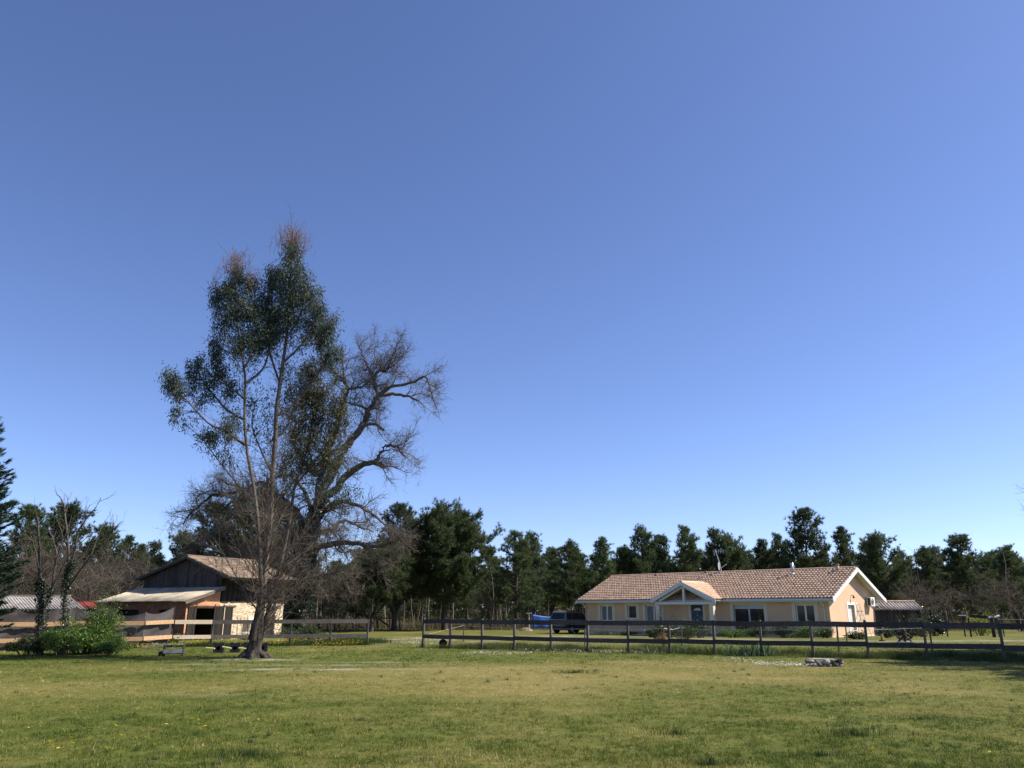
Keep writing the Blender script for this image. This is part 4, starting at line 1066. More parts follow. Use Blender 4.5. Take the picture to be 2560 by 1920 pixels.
# jump blocks with poles
def jump_block(px, py, lab, s=1.0):
    x, y = gpt(px, py); e = empty('jump_block', (x, y, g1(x, y)), math.radians(12), s); tag(e, lab, 'jump block', 'black jump blocks by the leaning trunk')
    hw_ = .20
    # front and rear faces with a round hole: ring of quads; a notch in the top edge
    n = 20
    def sq(a):
        c, s_ = math.cos(a), math.sin(a); k = 1 / max(abs(c), abs(s_)); X, Z = c * k * hw_, s_ * k * hw_
        if Z > .19 and abs(X) < .11: Z -= .05 * (1 - abs(X) / .11)
        return X, Z + .21
    f = MB(); an = [2 * math.pi * k / n + math.pi / 4 for k in range(n)]
    for yy in (-.16, .16):
        f.add([(sq(a)[0], yy, sq(a)[1]) for a in an] + [(.085 * math.cos(a), yy, .18 + .085 * math.sin(a)) for a in an], [(k, (k + 1) % n, n + (k + 1) % n, n + k) for k in range(n)])
    f.add([(sq(a)[0], yy, sq(a)[1]) for yy in (-.16, .16) for a in an], [(k, (k + 1) % n, n + (k + 1) % n, n + k) for k in range(n)])
    f.add([(.085 * math.cos(a), yy, .18 + .085 * math.sin(a)) for yy in (-.16, .16) for a in an], [(k, (k + 1) % n, n + (k + 1) % n, n + k) for k in range(n)])
    f.build('block_body', m_black, e, bevel=0); MB().tube([(0, -.02, .18), (0, .02, .18)], .084, 16).build('core', m_dark, e)
    return e
jump_block(546, 1632, 'black plastic jump block, leftmost of the row by the leaning trunk')
jump_block(587, 1631, 'black plastic jump block, second from the left by the leaning trunk', .97)
jump_block(622, 1630, 'black plastic jump block half hidden behind the leaning trunk', .97)
jump_block(656, 1630, 'black plastic jump block right of the leaning trunk', .97)
for (a_, b_, lab) in (((515, 1620), (537, 1621.5), 'pale pole lying left of the leftmost black block'), ((556, 1617), (578, 1621), 'pale pole lying between the two left black blocks'), ((597, 1620), (616, 1622), 'pale pole lying just left of the leaning trunk')):
    a, b = at(*a_, 32.6), at(*b_, 32.6); o = MB().tube([tuple(a - a), tuple(b - a)], .03, 7).build('ground_pole', m_rope); o.location = a; tag(o, lab, 'pole')
# heap of stones with a plank
x, y = gpt(2060, 1666)
sp = empty('stone_ring', (x, y, g1(x, y))); tag(sp, 'ring of rough stones with a plank on top in the lawn', 'fire ring')
rs = random.Random(4)
for k in range(22):
    a = 2 * math.pi * k / 22 + rs.uniform(-.1, .1); rx = .58 * rs.uniform(.85, 1.1)
    bm = bmesh.new(); bmesh.ops.create_icosphere(bm, subdivisions=2, radius=1)
    s3 = (rs.uniform(.07, .125), rs.uniform(.06, .11), rs.uniform(.05, .09)); off = (rs.uniform(0, 99), rs.uniform(0, 99))
    for v in bm.verts:
        k_ = .75 + .5 * float(vnoise(np.array([v.co.x * 1.7 + off[0]]), np.array([v.co.y * 1.7 + v.co.z * 2.3 + off[1]]), 3)[0])
        v.co = Vector((v.co.x * s3[0], v.co.y * s3[1], v.co.z * s3[2])) * k_
    me = bpy.data.meshes.new('stone'); bm.to_mesh(me); bm.free()
    o = mobj('stone', me, m_concrete if k % 3 else m_post, sp); o.location = (rx * math.cos(a), rx * .62 * math.sin(a), s3[2] * .6 + (.10 if k % 4 == 0 else 0)); o.rotation_euler = (rs.uniform(-.4, .4), rs.uniform(-.4, .4), rs.uniform(0, 6))
MB().cbox((.0, -.02, .2), .72, .22, .03, Matrix.Rotation(.03, 3, 'Y')).build('plank', m_plank, sp)
for k in range(9):
    a = rs.uniform(0, 6.28); MB().tube([(.25 * math.cos(a), .2 * math.sin(a), .05), (.6 * math.cos(a) + .05, .42 * math.sin(a), .2)], [.035, .025], 6).build('branch', m_oldwood if k % 2 else m_greyrail, sp)
# old engine with fly wheels
x, y = gpt(2262, 1607); Yw = y
ow = empty('flywheel_engine', (x, y, g1(x, y)), math.radians(-12)); tag(ow, 'old dark iron machine with two big spoked wheels beyond the fence', 'machine')
zc_ = zz(1580, Yw) - ow.location[2]
for dx in (-.06, .28):
    f = MB(); an = np.linspace(0, 2 * math.pi, 25)
    f.tube([(dx * .9, dx * .6, 0)] and [(.43 * math.cos(a) + dx * .5, dx * .9, zc_ + .43 * math.sin(a)) for a in an], .032, 6, False); w = f.build('flywheel', m_darkmetal, ow)
    for k in range(5):
        a = 2 * math.pi * k / 5 + .3 + dx; MB().tube([(dx * .5, dx * .9, zc_), (.42 * math.cos(a) + dx * .5, dx * .9, zc_ + .42 * math.sin(a))], .02, 5).build('spoke', m_darkmetal, w)
    MB().tube([(dx * .5, dx * .9 - .05, zc_), (dx * .5, dx * .9 + .05, zc_)], .08, 8).build('hub', m_darkmetal, w)
MB().tube([(.05, .1, zc_ - .45), (.05, .1, zc_ - .2), (.05, .1, zc_ + .05), (.02, .1, zc_ + .22)], [.06, .12, .11, .06], 10).build('engine_block', m_rust, ow)
for s in (-1, 1):
    MB().bar((.05 + s * .1, .1, zc_ - .25), (.05 + s * .34, .1 - s * .2, -.02), .08, .06).build('leg', m_rust, ow)
MB().tube([(.05, .1, zc_ - .4), (.05, .1, .05)], .05, 7).build('drain_pipe', m_rust, ow)
MB().box(-.35, .45, -.15, .35, .02, .06).build('base_plate', m_plank, ow)
# black and yellow ornament by the house corner
x, y = gpt(2206, 1602)
og = empty('garden_ornament', (x, y, g1(x, y))); tag(og, 'small dark upright garden ornament with yellow front near the house corner', 'ornament')
zs_ = lambda py: zz(py, y) - og.location[2]
MB().tube([(0, 0, -.02), (0, 0, .06)], [.20, .17], 10).build('foot', m_black, og)
MB().tube([(0, 0, .06), (0, 0, .22), (.0, 0, .4)], [.08, .085, .07], 10).build('body', m_yellowp, og)
MB().tube([(.0, .02, .38), (.02, 0, .55), (.06, 0, .68), (.22, -.02, .70)], [.09, .08, .09, .03], 8).build('head', m_black, og)
# small black tub by the fence end
x, y = gpt(1108, 1616)
tb = empty('black_tub', (x, y, g1(x, y))); tag(tb, 'black tub tipped on its side by the fence end', 'tub')
f = MB(); an = [2 * math.pi * k / 16 for k in range(16)]
rings = [(.16, -.12), (.2, .1), (.175, .1), (.14, -.09)]
f.add([(r_ * math.cos(a), yy, r_ * math.sin(a) + .15) for r_, yy in ((.16, .16), (.20, -.12), (.175, -.12), (.14, .12)) for a in an], [(j * 16 + k, j * 16 + (k + 1) % 16, (j + 1) * 16 + (k + 1) % 16, (j + 1) * 16 + k) for j in range(3) for k in range(16)] + [tuple(range(16)), tuple(48 + k for k in range(16))])
f.build('bucket', m_black, tb); MB().tube([(.19 * math.cos(a), -.14, .15 + .19 * math.sin(a)) for a in np.linspace(.6, 2.5, 8)], .012, 5).build('handle', m_metal, tb)
# trunk logs near brush
x, y = gpt(1690, 1597)

# ------------------------------------------------------------------ trees: branches as tapered tubes, leaves as small blades
def unit(v): return v / np.maximum(np.linalg.norm(v, axis=-1, keepdims=True), 1e-9)
def smooth_path(P, sub=4):
    P = np.asarray(P, float); n = len(P); out = []
    for i in range(n - 1):
        p0, p1, p2, p3 = P[max(i - 1, 0)], P[i], P[i + 1], P[min(i + 2, n - 1)]
        for k in range(sub):
            t = k / sub
            out.append(.5 * (2 * p1 + (p2 - p0) * t + (2 * p0 - 5 * p1 + 4 * p2 - p3) * t * t + (3 * p1 - p0 - 3 * p2 + p3) * t ** 3))
    out.append(P[-1]); return np.array(out)
class Wood:
    def __init__(s): s.V, s.T, s.n = [], [], 0; s.A, s.B, s.ra, s.rb = [], [], [], []
    def tube(s, P, r0, r1=None, n=6, flare=0.0, rough=0.0, rng=None, power=1.0):
        P = np.asarray(P, float); k = len(P)
        if r1 is None: rad = np.asarray(r0, float)
        else: rad = r1 + (r0 - r1) * (1 - np.linspace(0, 1, k)) ** power
        if flare: rad = rad * (1 + flare * np.exp(-np.arange(k) / 1.6))
        d = unit(np.gradient(P, axis=0)); ref = np.where(np.abs(d[:, 2:3]) < .9, np.array([[0, 0, 1.]]), np.array([[1., 0, 0]]))
        q = unit(np.cross(d, ref)); u = np.cross(q, d); a = np.arange(n) * 2 * np.pi / n
        rr_ = rad[:, None] * (1 + (rough * (rng.uniform(-1, 1, (k, n))) if rough else 0))
        V = P[:, None] + rr_[:, :, None] * (np.cos(a)[None, :, None] * q[:, None] + np.sin(a)[None, :, None] * u[:, None])
        i = np.arange(k - 1)[:, None] * n; j = np.arange(n)[None]; j2 = (j + 1) % n
        f = np.stack([i + j, i + j2, i + n + j2, i + n + j], -1).reshape(-1, 4)
        s.V.append(V.reshape(-1, 3)); s.T.append(np.concatenate([f[:, :3], f[:, [0, 2, 3]]]) + s.n); s.n += k * n
        s.A.append(P[:-1]); s.B.append(P[1:]); s.ra.append(rad[:-1]); s.rb.append(rad[1:])
    def segs(s): return np.concatenate(s.A), np.concatenate(s.B), np.concatenate(s.ra), np.concatenate(s.rb)
    def sticks(s, A, B, r0, r1, n=3):
        m = len(A); d = unit(B - A); ref = np.where(np.abs(d[:, 2:3]) < .9, np.array([[0, 0, 1.]]), np.array([[1., 0, 0]]))
        q = unit(np.cross(d, ref)); u = np.cross(q, d); a = np.arange(n) * 2 * np.pi / n
        ring = np.cos(a)[None, :, None] * q[:, None] + np.sin(a)[None, :, None] * u[:, None]
        V = np.concatenate([A[:, None] + ring * np.reshape(r0, (-1, 1, 1)), B[:, None] + ring * np.reshape(r1, (-1, 1, 1))], 1)
        j = np.arange(n); j2 = (j + 1) % n
        f = np.concatenate([np.stack([j, j2, n + j2], 1), np.stack([j, n + j2, n + j], 1)])
        s.V.append(V.reshape(-1, 3)); s.T.append((np.arange(m)[:, None, None] * 2 * n + f[None]).reshape(-1, 3) + s.n); s.n += m * 2 * n
    def children(s, parents, n, l0, l1, rad, spread, up, rng, bend=.35, bias=0.5, tipend=True, jit=.0):
        """n two-piece twigs sampled along parent pieces; returns their pieces for the next level"""
        A, B, ra, rb = parents; w = np.linalg.norm(B - A, axis=1); w = w / w.sum()
        k = rng.choice(len(A), n, p=w); t = rng.uniform(0, 1, n)[:, None]
        P = A[k] + (B[k] - A[k]) * t; d = unit(B[k] - A[k])
        side = unit(rng.normal(0, 1, (n, 3)) - 0); side = unit(side - d * np.sum(side * d, 1, keepdims=True))
        sp = rng.uniform(spread[0], spread[1], n)[:, None]
        D = unit(d * np.cos(sp) + side * np.sin(sp) + np.array([0, 0, up]))
        L = rng.uniform(l0, l1, n)[:, None]
        D2 = unit(D + rng.normal(0, bend, (n, 3)) + np.array([0, 0, up * .8]))
        M = P + D * L * .5; E = M + D2 * L * .5
        r = np.minimum(rad * rng.uniform(.7, 1.2, n), .75 * (ra[k] + (rb[k] - ra[k]) * t[:, 0]) + .002)
        s.sticks(P, M, r, r * .72); s.sticks(M, E, r * .72, r * .3)
        return np.concatenate([P, M]), np.concatenate([M, E]), np.concatenate([r, r * .72]), np.concatenate([r * .72, r * .3])
    def mesh(s, name): return np_mesh(name, np.concatenate(s.V), np.concatenate(s.T), smooth=True)

def leaves(C, D, L, Wd, rng, spread=.8):
    """diamond blades: C centres, D main directions"""
    n = len(C); d = unit(D + rng.normal(0, spread, (n, 3))); p = unit(np.cross(d, unit(rng.normal(0, 1, (n, 3)))))
    L = np.reshape(L, (-1, 1)) * np.ones((n, 1)); Wd = np.reshape(Wd, (-1, 1)) * np.ones((n, 1))
    V = np.stack([C, C + d * L * .45 + p * Wd / 2, C + d * L, C + d * L * .45 - p * Wd / 2], 1)
    i = np.arange(n)[:, None] * 4
    return V.reshape(-1, 3), np.concatenate([i + np.array([[0, 1, 2]]), i + np.array([[0, 2, 3]])], 1).reshape(-1, 3)
def needles(C, D, K, L, w, rng, cone=.55):
    n = len(C); c = np.repeat(C, K, 0); d = unit(np.repeat(unit(D), K, 0) + rng.normal(0, cone, (n * K, 3)))
    p = unit(np.cross(d, unit(rng.normal(0, 1, (n * K, 3))))) * w / 2
    l = L * rng.uniform(.7, 1.2, (n * K, 1))
    V = np.stack([c - p, c + p, c + d * l], 1).reshape(-1, 3)
    return V, np.arange(len(V)).reshape(-1, 3)

def pine_parts(seed, Ht, Rc, zb, style, K=15, dens=1.0):
    rng = np.random.default_rng(seed); wd = Wood()
    bend = rng.normal(0, .12, 2)
    tz = np.linspace(-.2, Ht * .96, 9); wob = np.cumsum(rng.normal(0, .05, (9, 2)), 0)
    tr = np.stack([bend[0] * tz / Ht + wob[:, 0], bend[1] * tz / Ht + wob[:, 1], tz], 1)
    r0 = .018 * Ht + .03
    wd.tube(smooth_path(tr, 2), r0, .025, 7, .35)
    C, D = [], []
    tp = lambda z: np.array([np.interp(z, tr[:, 2], tr[:, 0]), np.interp(z, tr[:, 2], tr[:, 1]), z])
    z = zb
    while z < Ht * .97:
        t = (z - zb) / (Ht - zb)
        if style == 'cone': sh = min(1, .6 + 2.2 * t) * (1 - t) ** .68
        elif style == 'round': sh = min(1, .62 + 1.6 * t) * math.sqrt(max(0, 1 - max(0, t - .25) ** 2 / .5625))
        else: sh = (.62 + .45 * abs(math.sin(3.1 * t * 2.2 + seed))) * (1 - t) ** .55
        for _ in range(rng.integers(5, 8)):
            if rng.uniform() < .10: continue
            az = rng.uniform(0, 2 * np.pi); Lb = max(.35, Rc * sh * rng.uniform(.6, 1.12)); el = math.radians(5 + 45 * t + rng.normal(0, 8)) + (.35 if style == 'round' and t < .4 else 0)
            d = np.array([math.cos(az) * math.cos(el), math.sin(az) * math.cos(el), math.sin(el)])
            p0 = tp(z); ns = max(3, int(Lb / .45)); pts = [p0]
            for q in range(ns):
                d = unit(d + rng.normal(0, .10, 3) + np.array([0, 0, .07])); pts.append(pts[-1] + d * Lb / ns)
            pts = np.array(pts); wd.tube(pts, max(.018, .05 * Lb / 3) * (1.3 if style == 'round' else 1), .01, 4)
            m = max(6, int(Lb * 13.5 * dens))
            tt = rng.uniform(.28, 1, m) ** .8; ip = tt * ns; i0 = np.minimum(ip.astype(int), ns - 1)
            c = pts[i0] + (pts[i0 + 1] - pts[i0]) * (ip - i0)[:, None]; td = unit(pts[i0 + 1] - pts[i0])
            off = rng.normal(0, .20, (m, 3)) * (1.25 - .5 * tt)[:, None] * np.array([1, 1, .7]); c = c + off
            C.append(c); D.append(unit(td * .8 + off * 1.5 + np.array([0, 0, .75])))
        z += rng.uniform(.32, .52) * (Ht / 10)
    # leader tuft
    c = tp(Ht * .95)[None] + np.stack([rng.normal(0, .08, 14), rng.normal(0, .08, 14), rng.uniform(-.5, .35, 14)], 1); C.append(c); D.append(np.tile([[0, 0, 1.]], (14, 1)))
    # bare dead twigs below the crown
    for _ in range(int(zb * 2.2)):
        zz_ = rng.uniform(.35, 1) * zb; az = rng.uniform(0, 6.28); l = rng.uniform(.3, 1.3); p0 = tp(zz_)
        wd.tube(np.array([p0, p0 + np.array([math.cos(az) * l * .6, math.sin(az) * l * .6, .05]), p0 + np.array([math.cos(az) * l, math.sin(az) * l, -.08])]), .016, .006, 3)
    C, D = np.concatenate(C), np.concatenate(D)
    V, T = needles(C, D, K, .36, .045, rng)
    rnd = np.clip(np.repeat(rng.uniform(0, 1, len(C)), K) * .6 + rng.uniform(0, .4, len(T)) + .25 * (V.reshape(-1, 3, 3)[:, 0, 0] / Rc) * .4, 0, 1)
    return wd.mesh('pine_trunk'), np_mesh('pine_crown', V, T, rnd)
PV = {}
for k, (ht, rc, zb, stl, dn) in enumerate([(10, 3.5, 2.2, 'cone', .9), (10, 3.9, 2.0, 'cone', .85), (10, 3.2, 2.6, 'irr', .9), (10, 3.8, 1.9, 'irr', .85), (10, 3.7, 1.8, 'round', .8), (10, 3.0, 2.8, 'cone', .9), (10, 3.3, 2.2, 'round', .85), (10, 3.5, 2.6, 'irr', .9)]):
    PV[k] = (*pine_parts(100 + k, ht, rc, zb, stl, 14, dn), ht)
for k in PV:
    PV[k][0].materials.append(m_bark); PV[k][1].materials.append(m_needle)
def pine(px, top, Y, var, lab, wid=1.0, group=None, rz=None, nm='pine_tree'):
    x = gx(px, Y, 5); z0 = g1(x, Y); h = zz(top, Y) - z0; s = h / PV[var][2]
    e = empty(nm, (x, Y, z0), R.uniform(0, 6.28) if rz is None else rz, (s * wid, s * wid, s)); tag(e, lab, 'pine tree', group)
    mobj('trunk', PV[var][0], None, e); mobj('crown', PV[var][1], None, e)
    return e
GP = 'pines at the edge of the wood'
for args in [
    (50, 1268, 62, 3, 'dark pine just right of the cypress at the left edge', 1.0), (160, 1283, 70, 4, 'broad dark pine behind the bare tree with ivy trunks', 1.05), (238, 1326, 82, 6, 'mid green pine left of the barn, right of the broad dark one', .9),
    (308, 1343, 90, 0, 'slim pointed pine left of the barn, leftmost of three', .9), (346, 1362, 92, 5, 'short pointed pine left of the barn, middle of three', 1.0), (376, 1356, 95, 2, 'slim pointed pine left of the barn, rightmost of three', .9),
    (446, 1344, 78, 4, 'wide dark pine directly behind the barn gable', .95), (520, 1262, 76, 3, 'dark pine seen through the left side of the bare oak', 1.1), (610, 1236, 74, 4, 'broad dark pine behind the eucalyptus trunks', 1.0), (700, 1275, 80, 6, 'dark pine behind the oak trunk', 1.0),
    (990, 1264, 84, 3, 'tall dark pine immediately left of the big round pine', 1.0), (1290, 1328, 88, 1, 'full pointed pine right of the big round pine', 1.15), (1336, 1335, 98, 2, 'thin knobbly pine behind the full pointed one', 1.0), (1385, 1372, 104, 5, 'low pine behind the blue sheet', 1.1),
    (1425, 1357, 92, 7, 'pine with rounded head above the parked car', 1.15), (1504, 1347, 94, 0, 'pine above the left end of the house roof', .95), (1556, 1378, 98, 6, 'low pine above the left half of the house roof', .9), (1607, 1322, 96, 7, 'tall pine above the porch, left of it', 1.0),
    (1655, 1341, 100, 3, 'bushy pine above the porch roof', .9), (1722, 1316, 95, 1, 'tall pine above the blue front door', .95), (1797, 1326, 100, 2, 'thin topped pine behind the television antenna', .9), (1825, 1348, 98, 6, 'round headed pine right of the television antenna', .95),
    (1912, 1350, 100, 5, 'slender pine left of the flue pipe', 1.0), (1956, 1335, 98, 1, 'dense dark pine behind the flue pipe', .85), (2030, 1275, 92, 3, 'tallest pine above the right half of the house', .95), (2112, 1322, 98, 0, 'pine above the right end of the roof ridge', 1.0),
    (2175, 1357, 94, 2, 'thin pine above the sunlit gable', 1.0), (2216, 1350, 90, 4, 'broad pine above the air conditioner', 1.05), (2318, 1374, 94, 7, 'pine above the plank shed, right of it', 1.2), (2415, 1340, 86, 3, 'large dark pine behind the yellow green shrub', 1.15), (2528, 1364, 90, 1, 'pointed pine at the right edge of the wood', 1.1)]:
    pine(args[0], args[1], args[2], args[3], args[4], args[5], GP)
rp = random.Random(77)
ZONES = [(75, 'at the left edge'), (250, 'behind the ivy clad tree'), (420, 'between the low shed and the barn'), (720, 'behind the barn'), (900, 'behind the oak trunk'), (1040, 'behind the forked pine'), (1240, 'behind the big round pine'), (1470, 'behind the parked car'), (1800, 'behind the left half of the house roof'), (2140, 'behind the right half of the house roof'), (2330, 'behind the plank shed'), (9999, 'behind the paddock gate')]
NTH = ['leftmost', 'second from left', 'third from left', 'fourth from left', 'fifth from left', 'sixth from left', 'seventh from left']
for row, (x0_, y0_, y1_, t0_, t1_, wid_, word) in enumerate([(-60, 104, 118, 1366, 1408, 1.0, 'second row'), (-40, 124, 146, 1378, 1412, 1.05, 'far back')]):
    seen = {}
    for i in range(40):
        px_ = x0_ + i * 68 + rp.uniform(-18, 18); zn = next(z for lim, z in ZONES if px_ < lim); seen[zn] = seen.get(zn, 0) + 1
        pine(px_, rp.uniform(t0_, t1_), rp.uniform(y0_, y1_), rp.randrange(8), f'{word} dark pine {zn}, {NTH[seen[zn] - 1]}', wid_, 'pines deeper in the wood')
# the big round pine and the two forked ones
def big_pine(px, basepy, top, Y, Rc, zb, seed, lab, forks):
    x = gx(px, Y, 0); z0 = g1(x, Y); Ht = zz(top, Y) - z0; rng = np.random.default_rng(seed); wd = Wood()
    C, D = [], []
    def limb(p, d, L, r, lev):
        ns = max(4, int(L / .6)); pts = [p]
        for q in range(ns):
            d = unit(d + rng.normal(0, .10, 3) + np.array([0, 0, .07 if lev else .02])); pts.append(pts[-1] + d * L / ns)
        pts = np.array(pts); wd.tube(pts, r, max(.008, r * .35), 6 if lev == 0 else 4)
        if lev < 2:
            for q in range(int(L * (1.7 if lev == 0 else 2.3))):
                t = rng.uniform(.25, 1); i = min(int(t * ns), ns - 1); side = unit(rng.normal(0, 1, 3)); dd = unit(d * .7 + side * .75 + np.array([0, 0, .2]))
                limb(pts[i] + (pts[i + 1] - pts[i]) * rng.uniform(), dd, max(.5, L * rng.uniform(.28, .48)), r * .45, lev + 1)
        if lev >= 1:
            m = int(L * 12); t = rng.uniform(.3, 1, m); ip = t * ns; i0 = np.minimum(ip.astype(int), ns - 1)
            c = pts[i0] + (pts[i0 + 1] - pts[i0]) * (ip - i0)[:, None] + rng.normal(0, .14, (m, 3)); C.append(c)
            D.append(np.tile(d * .6 + np.array([0, 0, .8]), (m, 1)) + rng.normal(0, .2, (m, 3)))
    tz = np.linspace(-.2, Ht * .93, 10); tr = np.stack([np.cumsum(rng.normal(0, .06, 10)), np.cumsum(rng.normal(0, .06, 10)), tz], 1); tr[:, :2] -= tr[0, :2]
    if forks:
        wd.tube(smooth_path(tr[:3], 3), .26, .2, 9, .4)
        for az, el in forks:
            limb(tr[2], np.array([math.cos(az) * math.cos(el), math.sin(az) * math.cos(el), math.sin(el)]), (Ht - tr[2][2]) * .8, .14, 0)
    else: wd.tube(smooth_path(tr, 2), .30, .04, 9, .4)
    z = zb
    while z < Ht * .95:
        t = (z - zb) / (Ht - zb); sh = min(1, .75 + t) * math.sqrt(max(.02, 1 - max(0, t - .15) ** 2 / .7225))
        for q_ in range(5):
            az = q_ * 1.257 + z * 2.1 + rng.uniform(-.4, .4); el = math.radians(14 + 52 * t); p0 = np.array([np.interp(z, tr[:, 2], tr[:, 0]), np.interp(z, tr[:, 2], tr[:, 1]), z])
            limb(p0, np.array([math.cos(az) * math.cos(el), math.sin(az) * math.cos(el), math.sin(el)]), max(.8, Rc * sh * rng.uniform(.75, 1.05)), .075, 0 if sh > .5 else 1)
        z += .55
    C, D = np.concatenate(C), np.concatenate(D)
    lim = np.hypot(C[:, 0], C[:, 1]) < Rc * 1.12
    C, D = C[lim], D[lim]
    if len(C) > 26000: k = rng.choice(len(C), 26000, replace=False); C, D = C[k], D[k]
    V, T = needles(C, D, 11, .36, .045, rng)
    rnd = np.clip(np.repeat(rng.uniform(0, 1, len(C)), 11) * .6 + rng.uniform(0, .4, len(T)), 0, 1)
    e = empty('pine_tree', (x, Y, z0)); tag(e, lab, 'pine tree', GP)
    mobj('trunk', wd.mesh('big_pine_trunk'), m_bark, e); mobj('crown', np_mesh('big_pine_crown', V, T, rnd), m_needle, e)
big_pine(1112, 1570, 1325, 82, 5.7, 2.4, 5, 'biggest round crowned pine with branches low on its trunk', None)
big_pine(925, 1570, 1420, 76, 4.0, 3.2, 6, 'dark pine with forked trunk under the oak branches', [(0.3, .75), (2.7, .8), (1.6, 1.2), (4.4, .95)])
big_pine(988, 1570, 1390, 80, 3.4, 3.6, 8, 'dark pine with straight thick trunk next to the forked one', [(0.9, 1.1), (2.4, 1.15), (4.6, 1.2)])

# ------------------------------------------------------------------ bare trees
def grow(wd, rng, p, d, L, r, lev, cfg):
    ns = max(3, int(L / cfg['seg'])); pts = [p]
    for q in range(ns):
        d = unit(d + rng.normal(0, cfg['wander'], 3) + np.array([0, 0, cfg['up']])); pts.append(pts[-1] + d * L / ns)
    pts = np.array(pts); wd.tube(pts, r, r * .4, 6 if lev == 0 else 4)
    if lev < cfg['lev']:
        for q in range(cfg['n'][lev]):
            t = rng.uniform(.25, 1); i = min(int(t * ns), ns - 1); dl = unit(pts[i + 1] - pts[i]); side = unit(rng.normal(0, 1, 3))
            grow(wd, rng, pts[i + 1], unit(dl * .75 + side * .8), L * rng.uniform(.4, .62), r * .5, lev + 1, cfg)
def bare_variant(seed, Ht, stems, cfg, nt, tl):
    rng = np.random.default_rng(seed); wd = Wood()
    for k in range(stems):
        az = rng.uniform(0, 6.28); el = math.radians(rng.uniform(62, 86)); d = np.array([math.cos(az) * math.cos(el), math.sin(az) * math.cos(el), math.sin(el)])
        grow(wd, rng, np.array([rng.normal(0, .15), rng.normal(0, .15), -.2]), d, Ht * rng.uniform(.75, 1), .014 * Ht / max(1, stems ** .4) + .02, 0, cfg)
    tw = Wood(); p1 = tw.children(wd.segs(), nt, tl[0], tl[1], .012, (.5, 1.1), .25, rng)
    tw.children(p1, nt * 2, tl[0] * .5, tl[1] * .5, .008, (.5, 1.1), .2, rng)
    return wd.mesh('bare_limbs'), tw.mesh('bare_twigs')
BV = [bare_variant(200 + k, 7, s, dict(seg=.6, wander=.13, up=.05, lev=2, n=(9, 6)), 700, (.5, 1.3)) for k, s in enumerate((1, 3, 2, 4))]
for k, (a, b) in enumerate(BV): a.materials.append(m_twigr if k % 2 else m_oak); b.materials.append(m_twigr if k % 2 else m_twig)
def bare(px, top, Y, v, lab, group, wid=1.0):
    x = gx(px, Y, 3); z0 = g1(x, Y); s = (zz(top, Y) - z0) / 8.0
    e = empty('bare_tree', (x, Y, z0), R.uniform(0, 6.28), (s * wid, s * wid, s)); tag(e, lab, 'bare tree', group)
    mobj('limbs', BV[v][0], None, e); mobj('twigs', BV[v][1], None, e)
GB = 'leafless trees by the wood'
for a in [(40, 1370, 52, 1, 'brown leafless thicket tree behind the low shed, leftmost', 1.4), (110, 1390, 55, 3, 'brown leafless thicket tree behind the low shed', 1.3), (185, 1395, 58, 1, 'leafless tree behind the shed roof, near the red hut', 1.3), (235, 1400, 56, 2, 'pale leafless tree above the red roofed hut', 1.3),
          (285, 1385, 60, 0, 'pale leafless tree left of the lean-to roof', 1.2), (330, 1405, 66, 3, 'leafless tree above the lean-to roof', 1.2), (838, 1440, 80, 2, 'brown leafless tree right of the ivy covered oak trunk', 1.2), (800, 1460, 84, 1, 'thin leafless tree beside the ivy covered oak trunk', 1.2),
          (1225, 1470, 90, 1, 'small leafless tree between the round pine and the pointed pine', 1.1), (2290, 1465, 80, 3, 'leafless tree behind the plank shed', 1.3), (2355, 1465, 82, 1, 'leafless brown tree right of the plank shed', 1.3), (2480, 1460, 80, 0, 'reddish leafless tree behind the paddock gate', 1.3), (2535, 1450, 78, 3, 'reddish leafless tree at the right edge', 1.3), (880, 1450, 88, 3, 'leafless brushwood tree left of the forked pine', 1.2)]:
    bare(a[0], a[1], a[2], a[3], a[4], GB, a[5])
# slim trunks inside the wood
def slim_variant(seed):
    rng = np.random.default_rng(seed); wd = Wood(); z = np.linspace(-.2, 8, 7)
    tr = np.stack([np.cumsum(rng.normal(0, .09, 7)), np.cumsum(rng.normal(0, .09, 7)), z], 1); wd.tube(smooth_path(tr, 2), .085, .03, 5)
    tw = Wood(); tw.n = 0; A = wd.segs(); wd.children(A, 26, .4, 1.5, .014, (.9, 1.5), .05, rng)
    return wd.mesh('slim_trunk')
SV = [slim_variant(300 + k) for k in range(4)]
for k, me in enumerate(SV): me.materials.append((m_oak, m_bark, m_twig, m_twigg)[k])
for i in range(110):
    px_ = rp.choice([rp.uniform(770, 1480), rp.uniform(770, 1480), rp.uniform(2230, 2590), rp.uniform(20, 420)]); Y = rp.uniform(84, 108)
    x = gx(px_, Y, 2); o = mobj('slim_tree', SV[rp.randrange(4)]); o.location = (x, Y, g1(x, Y)); o.rotation_euler = (rp.uniform(-.05, .05), rp.uniform(-.06, .06), rp.uniform(0, 6.28)); s = rp.uniform(.6, 1.15); o.scale = (s, s, s)
    tag(o, 'slim bare grey trunk standing among others inside the wood', 'bare trunk', 'slim trunks inside the wood')
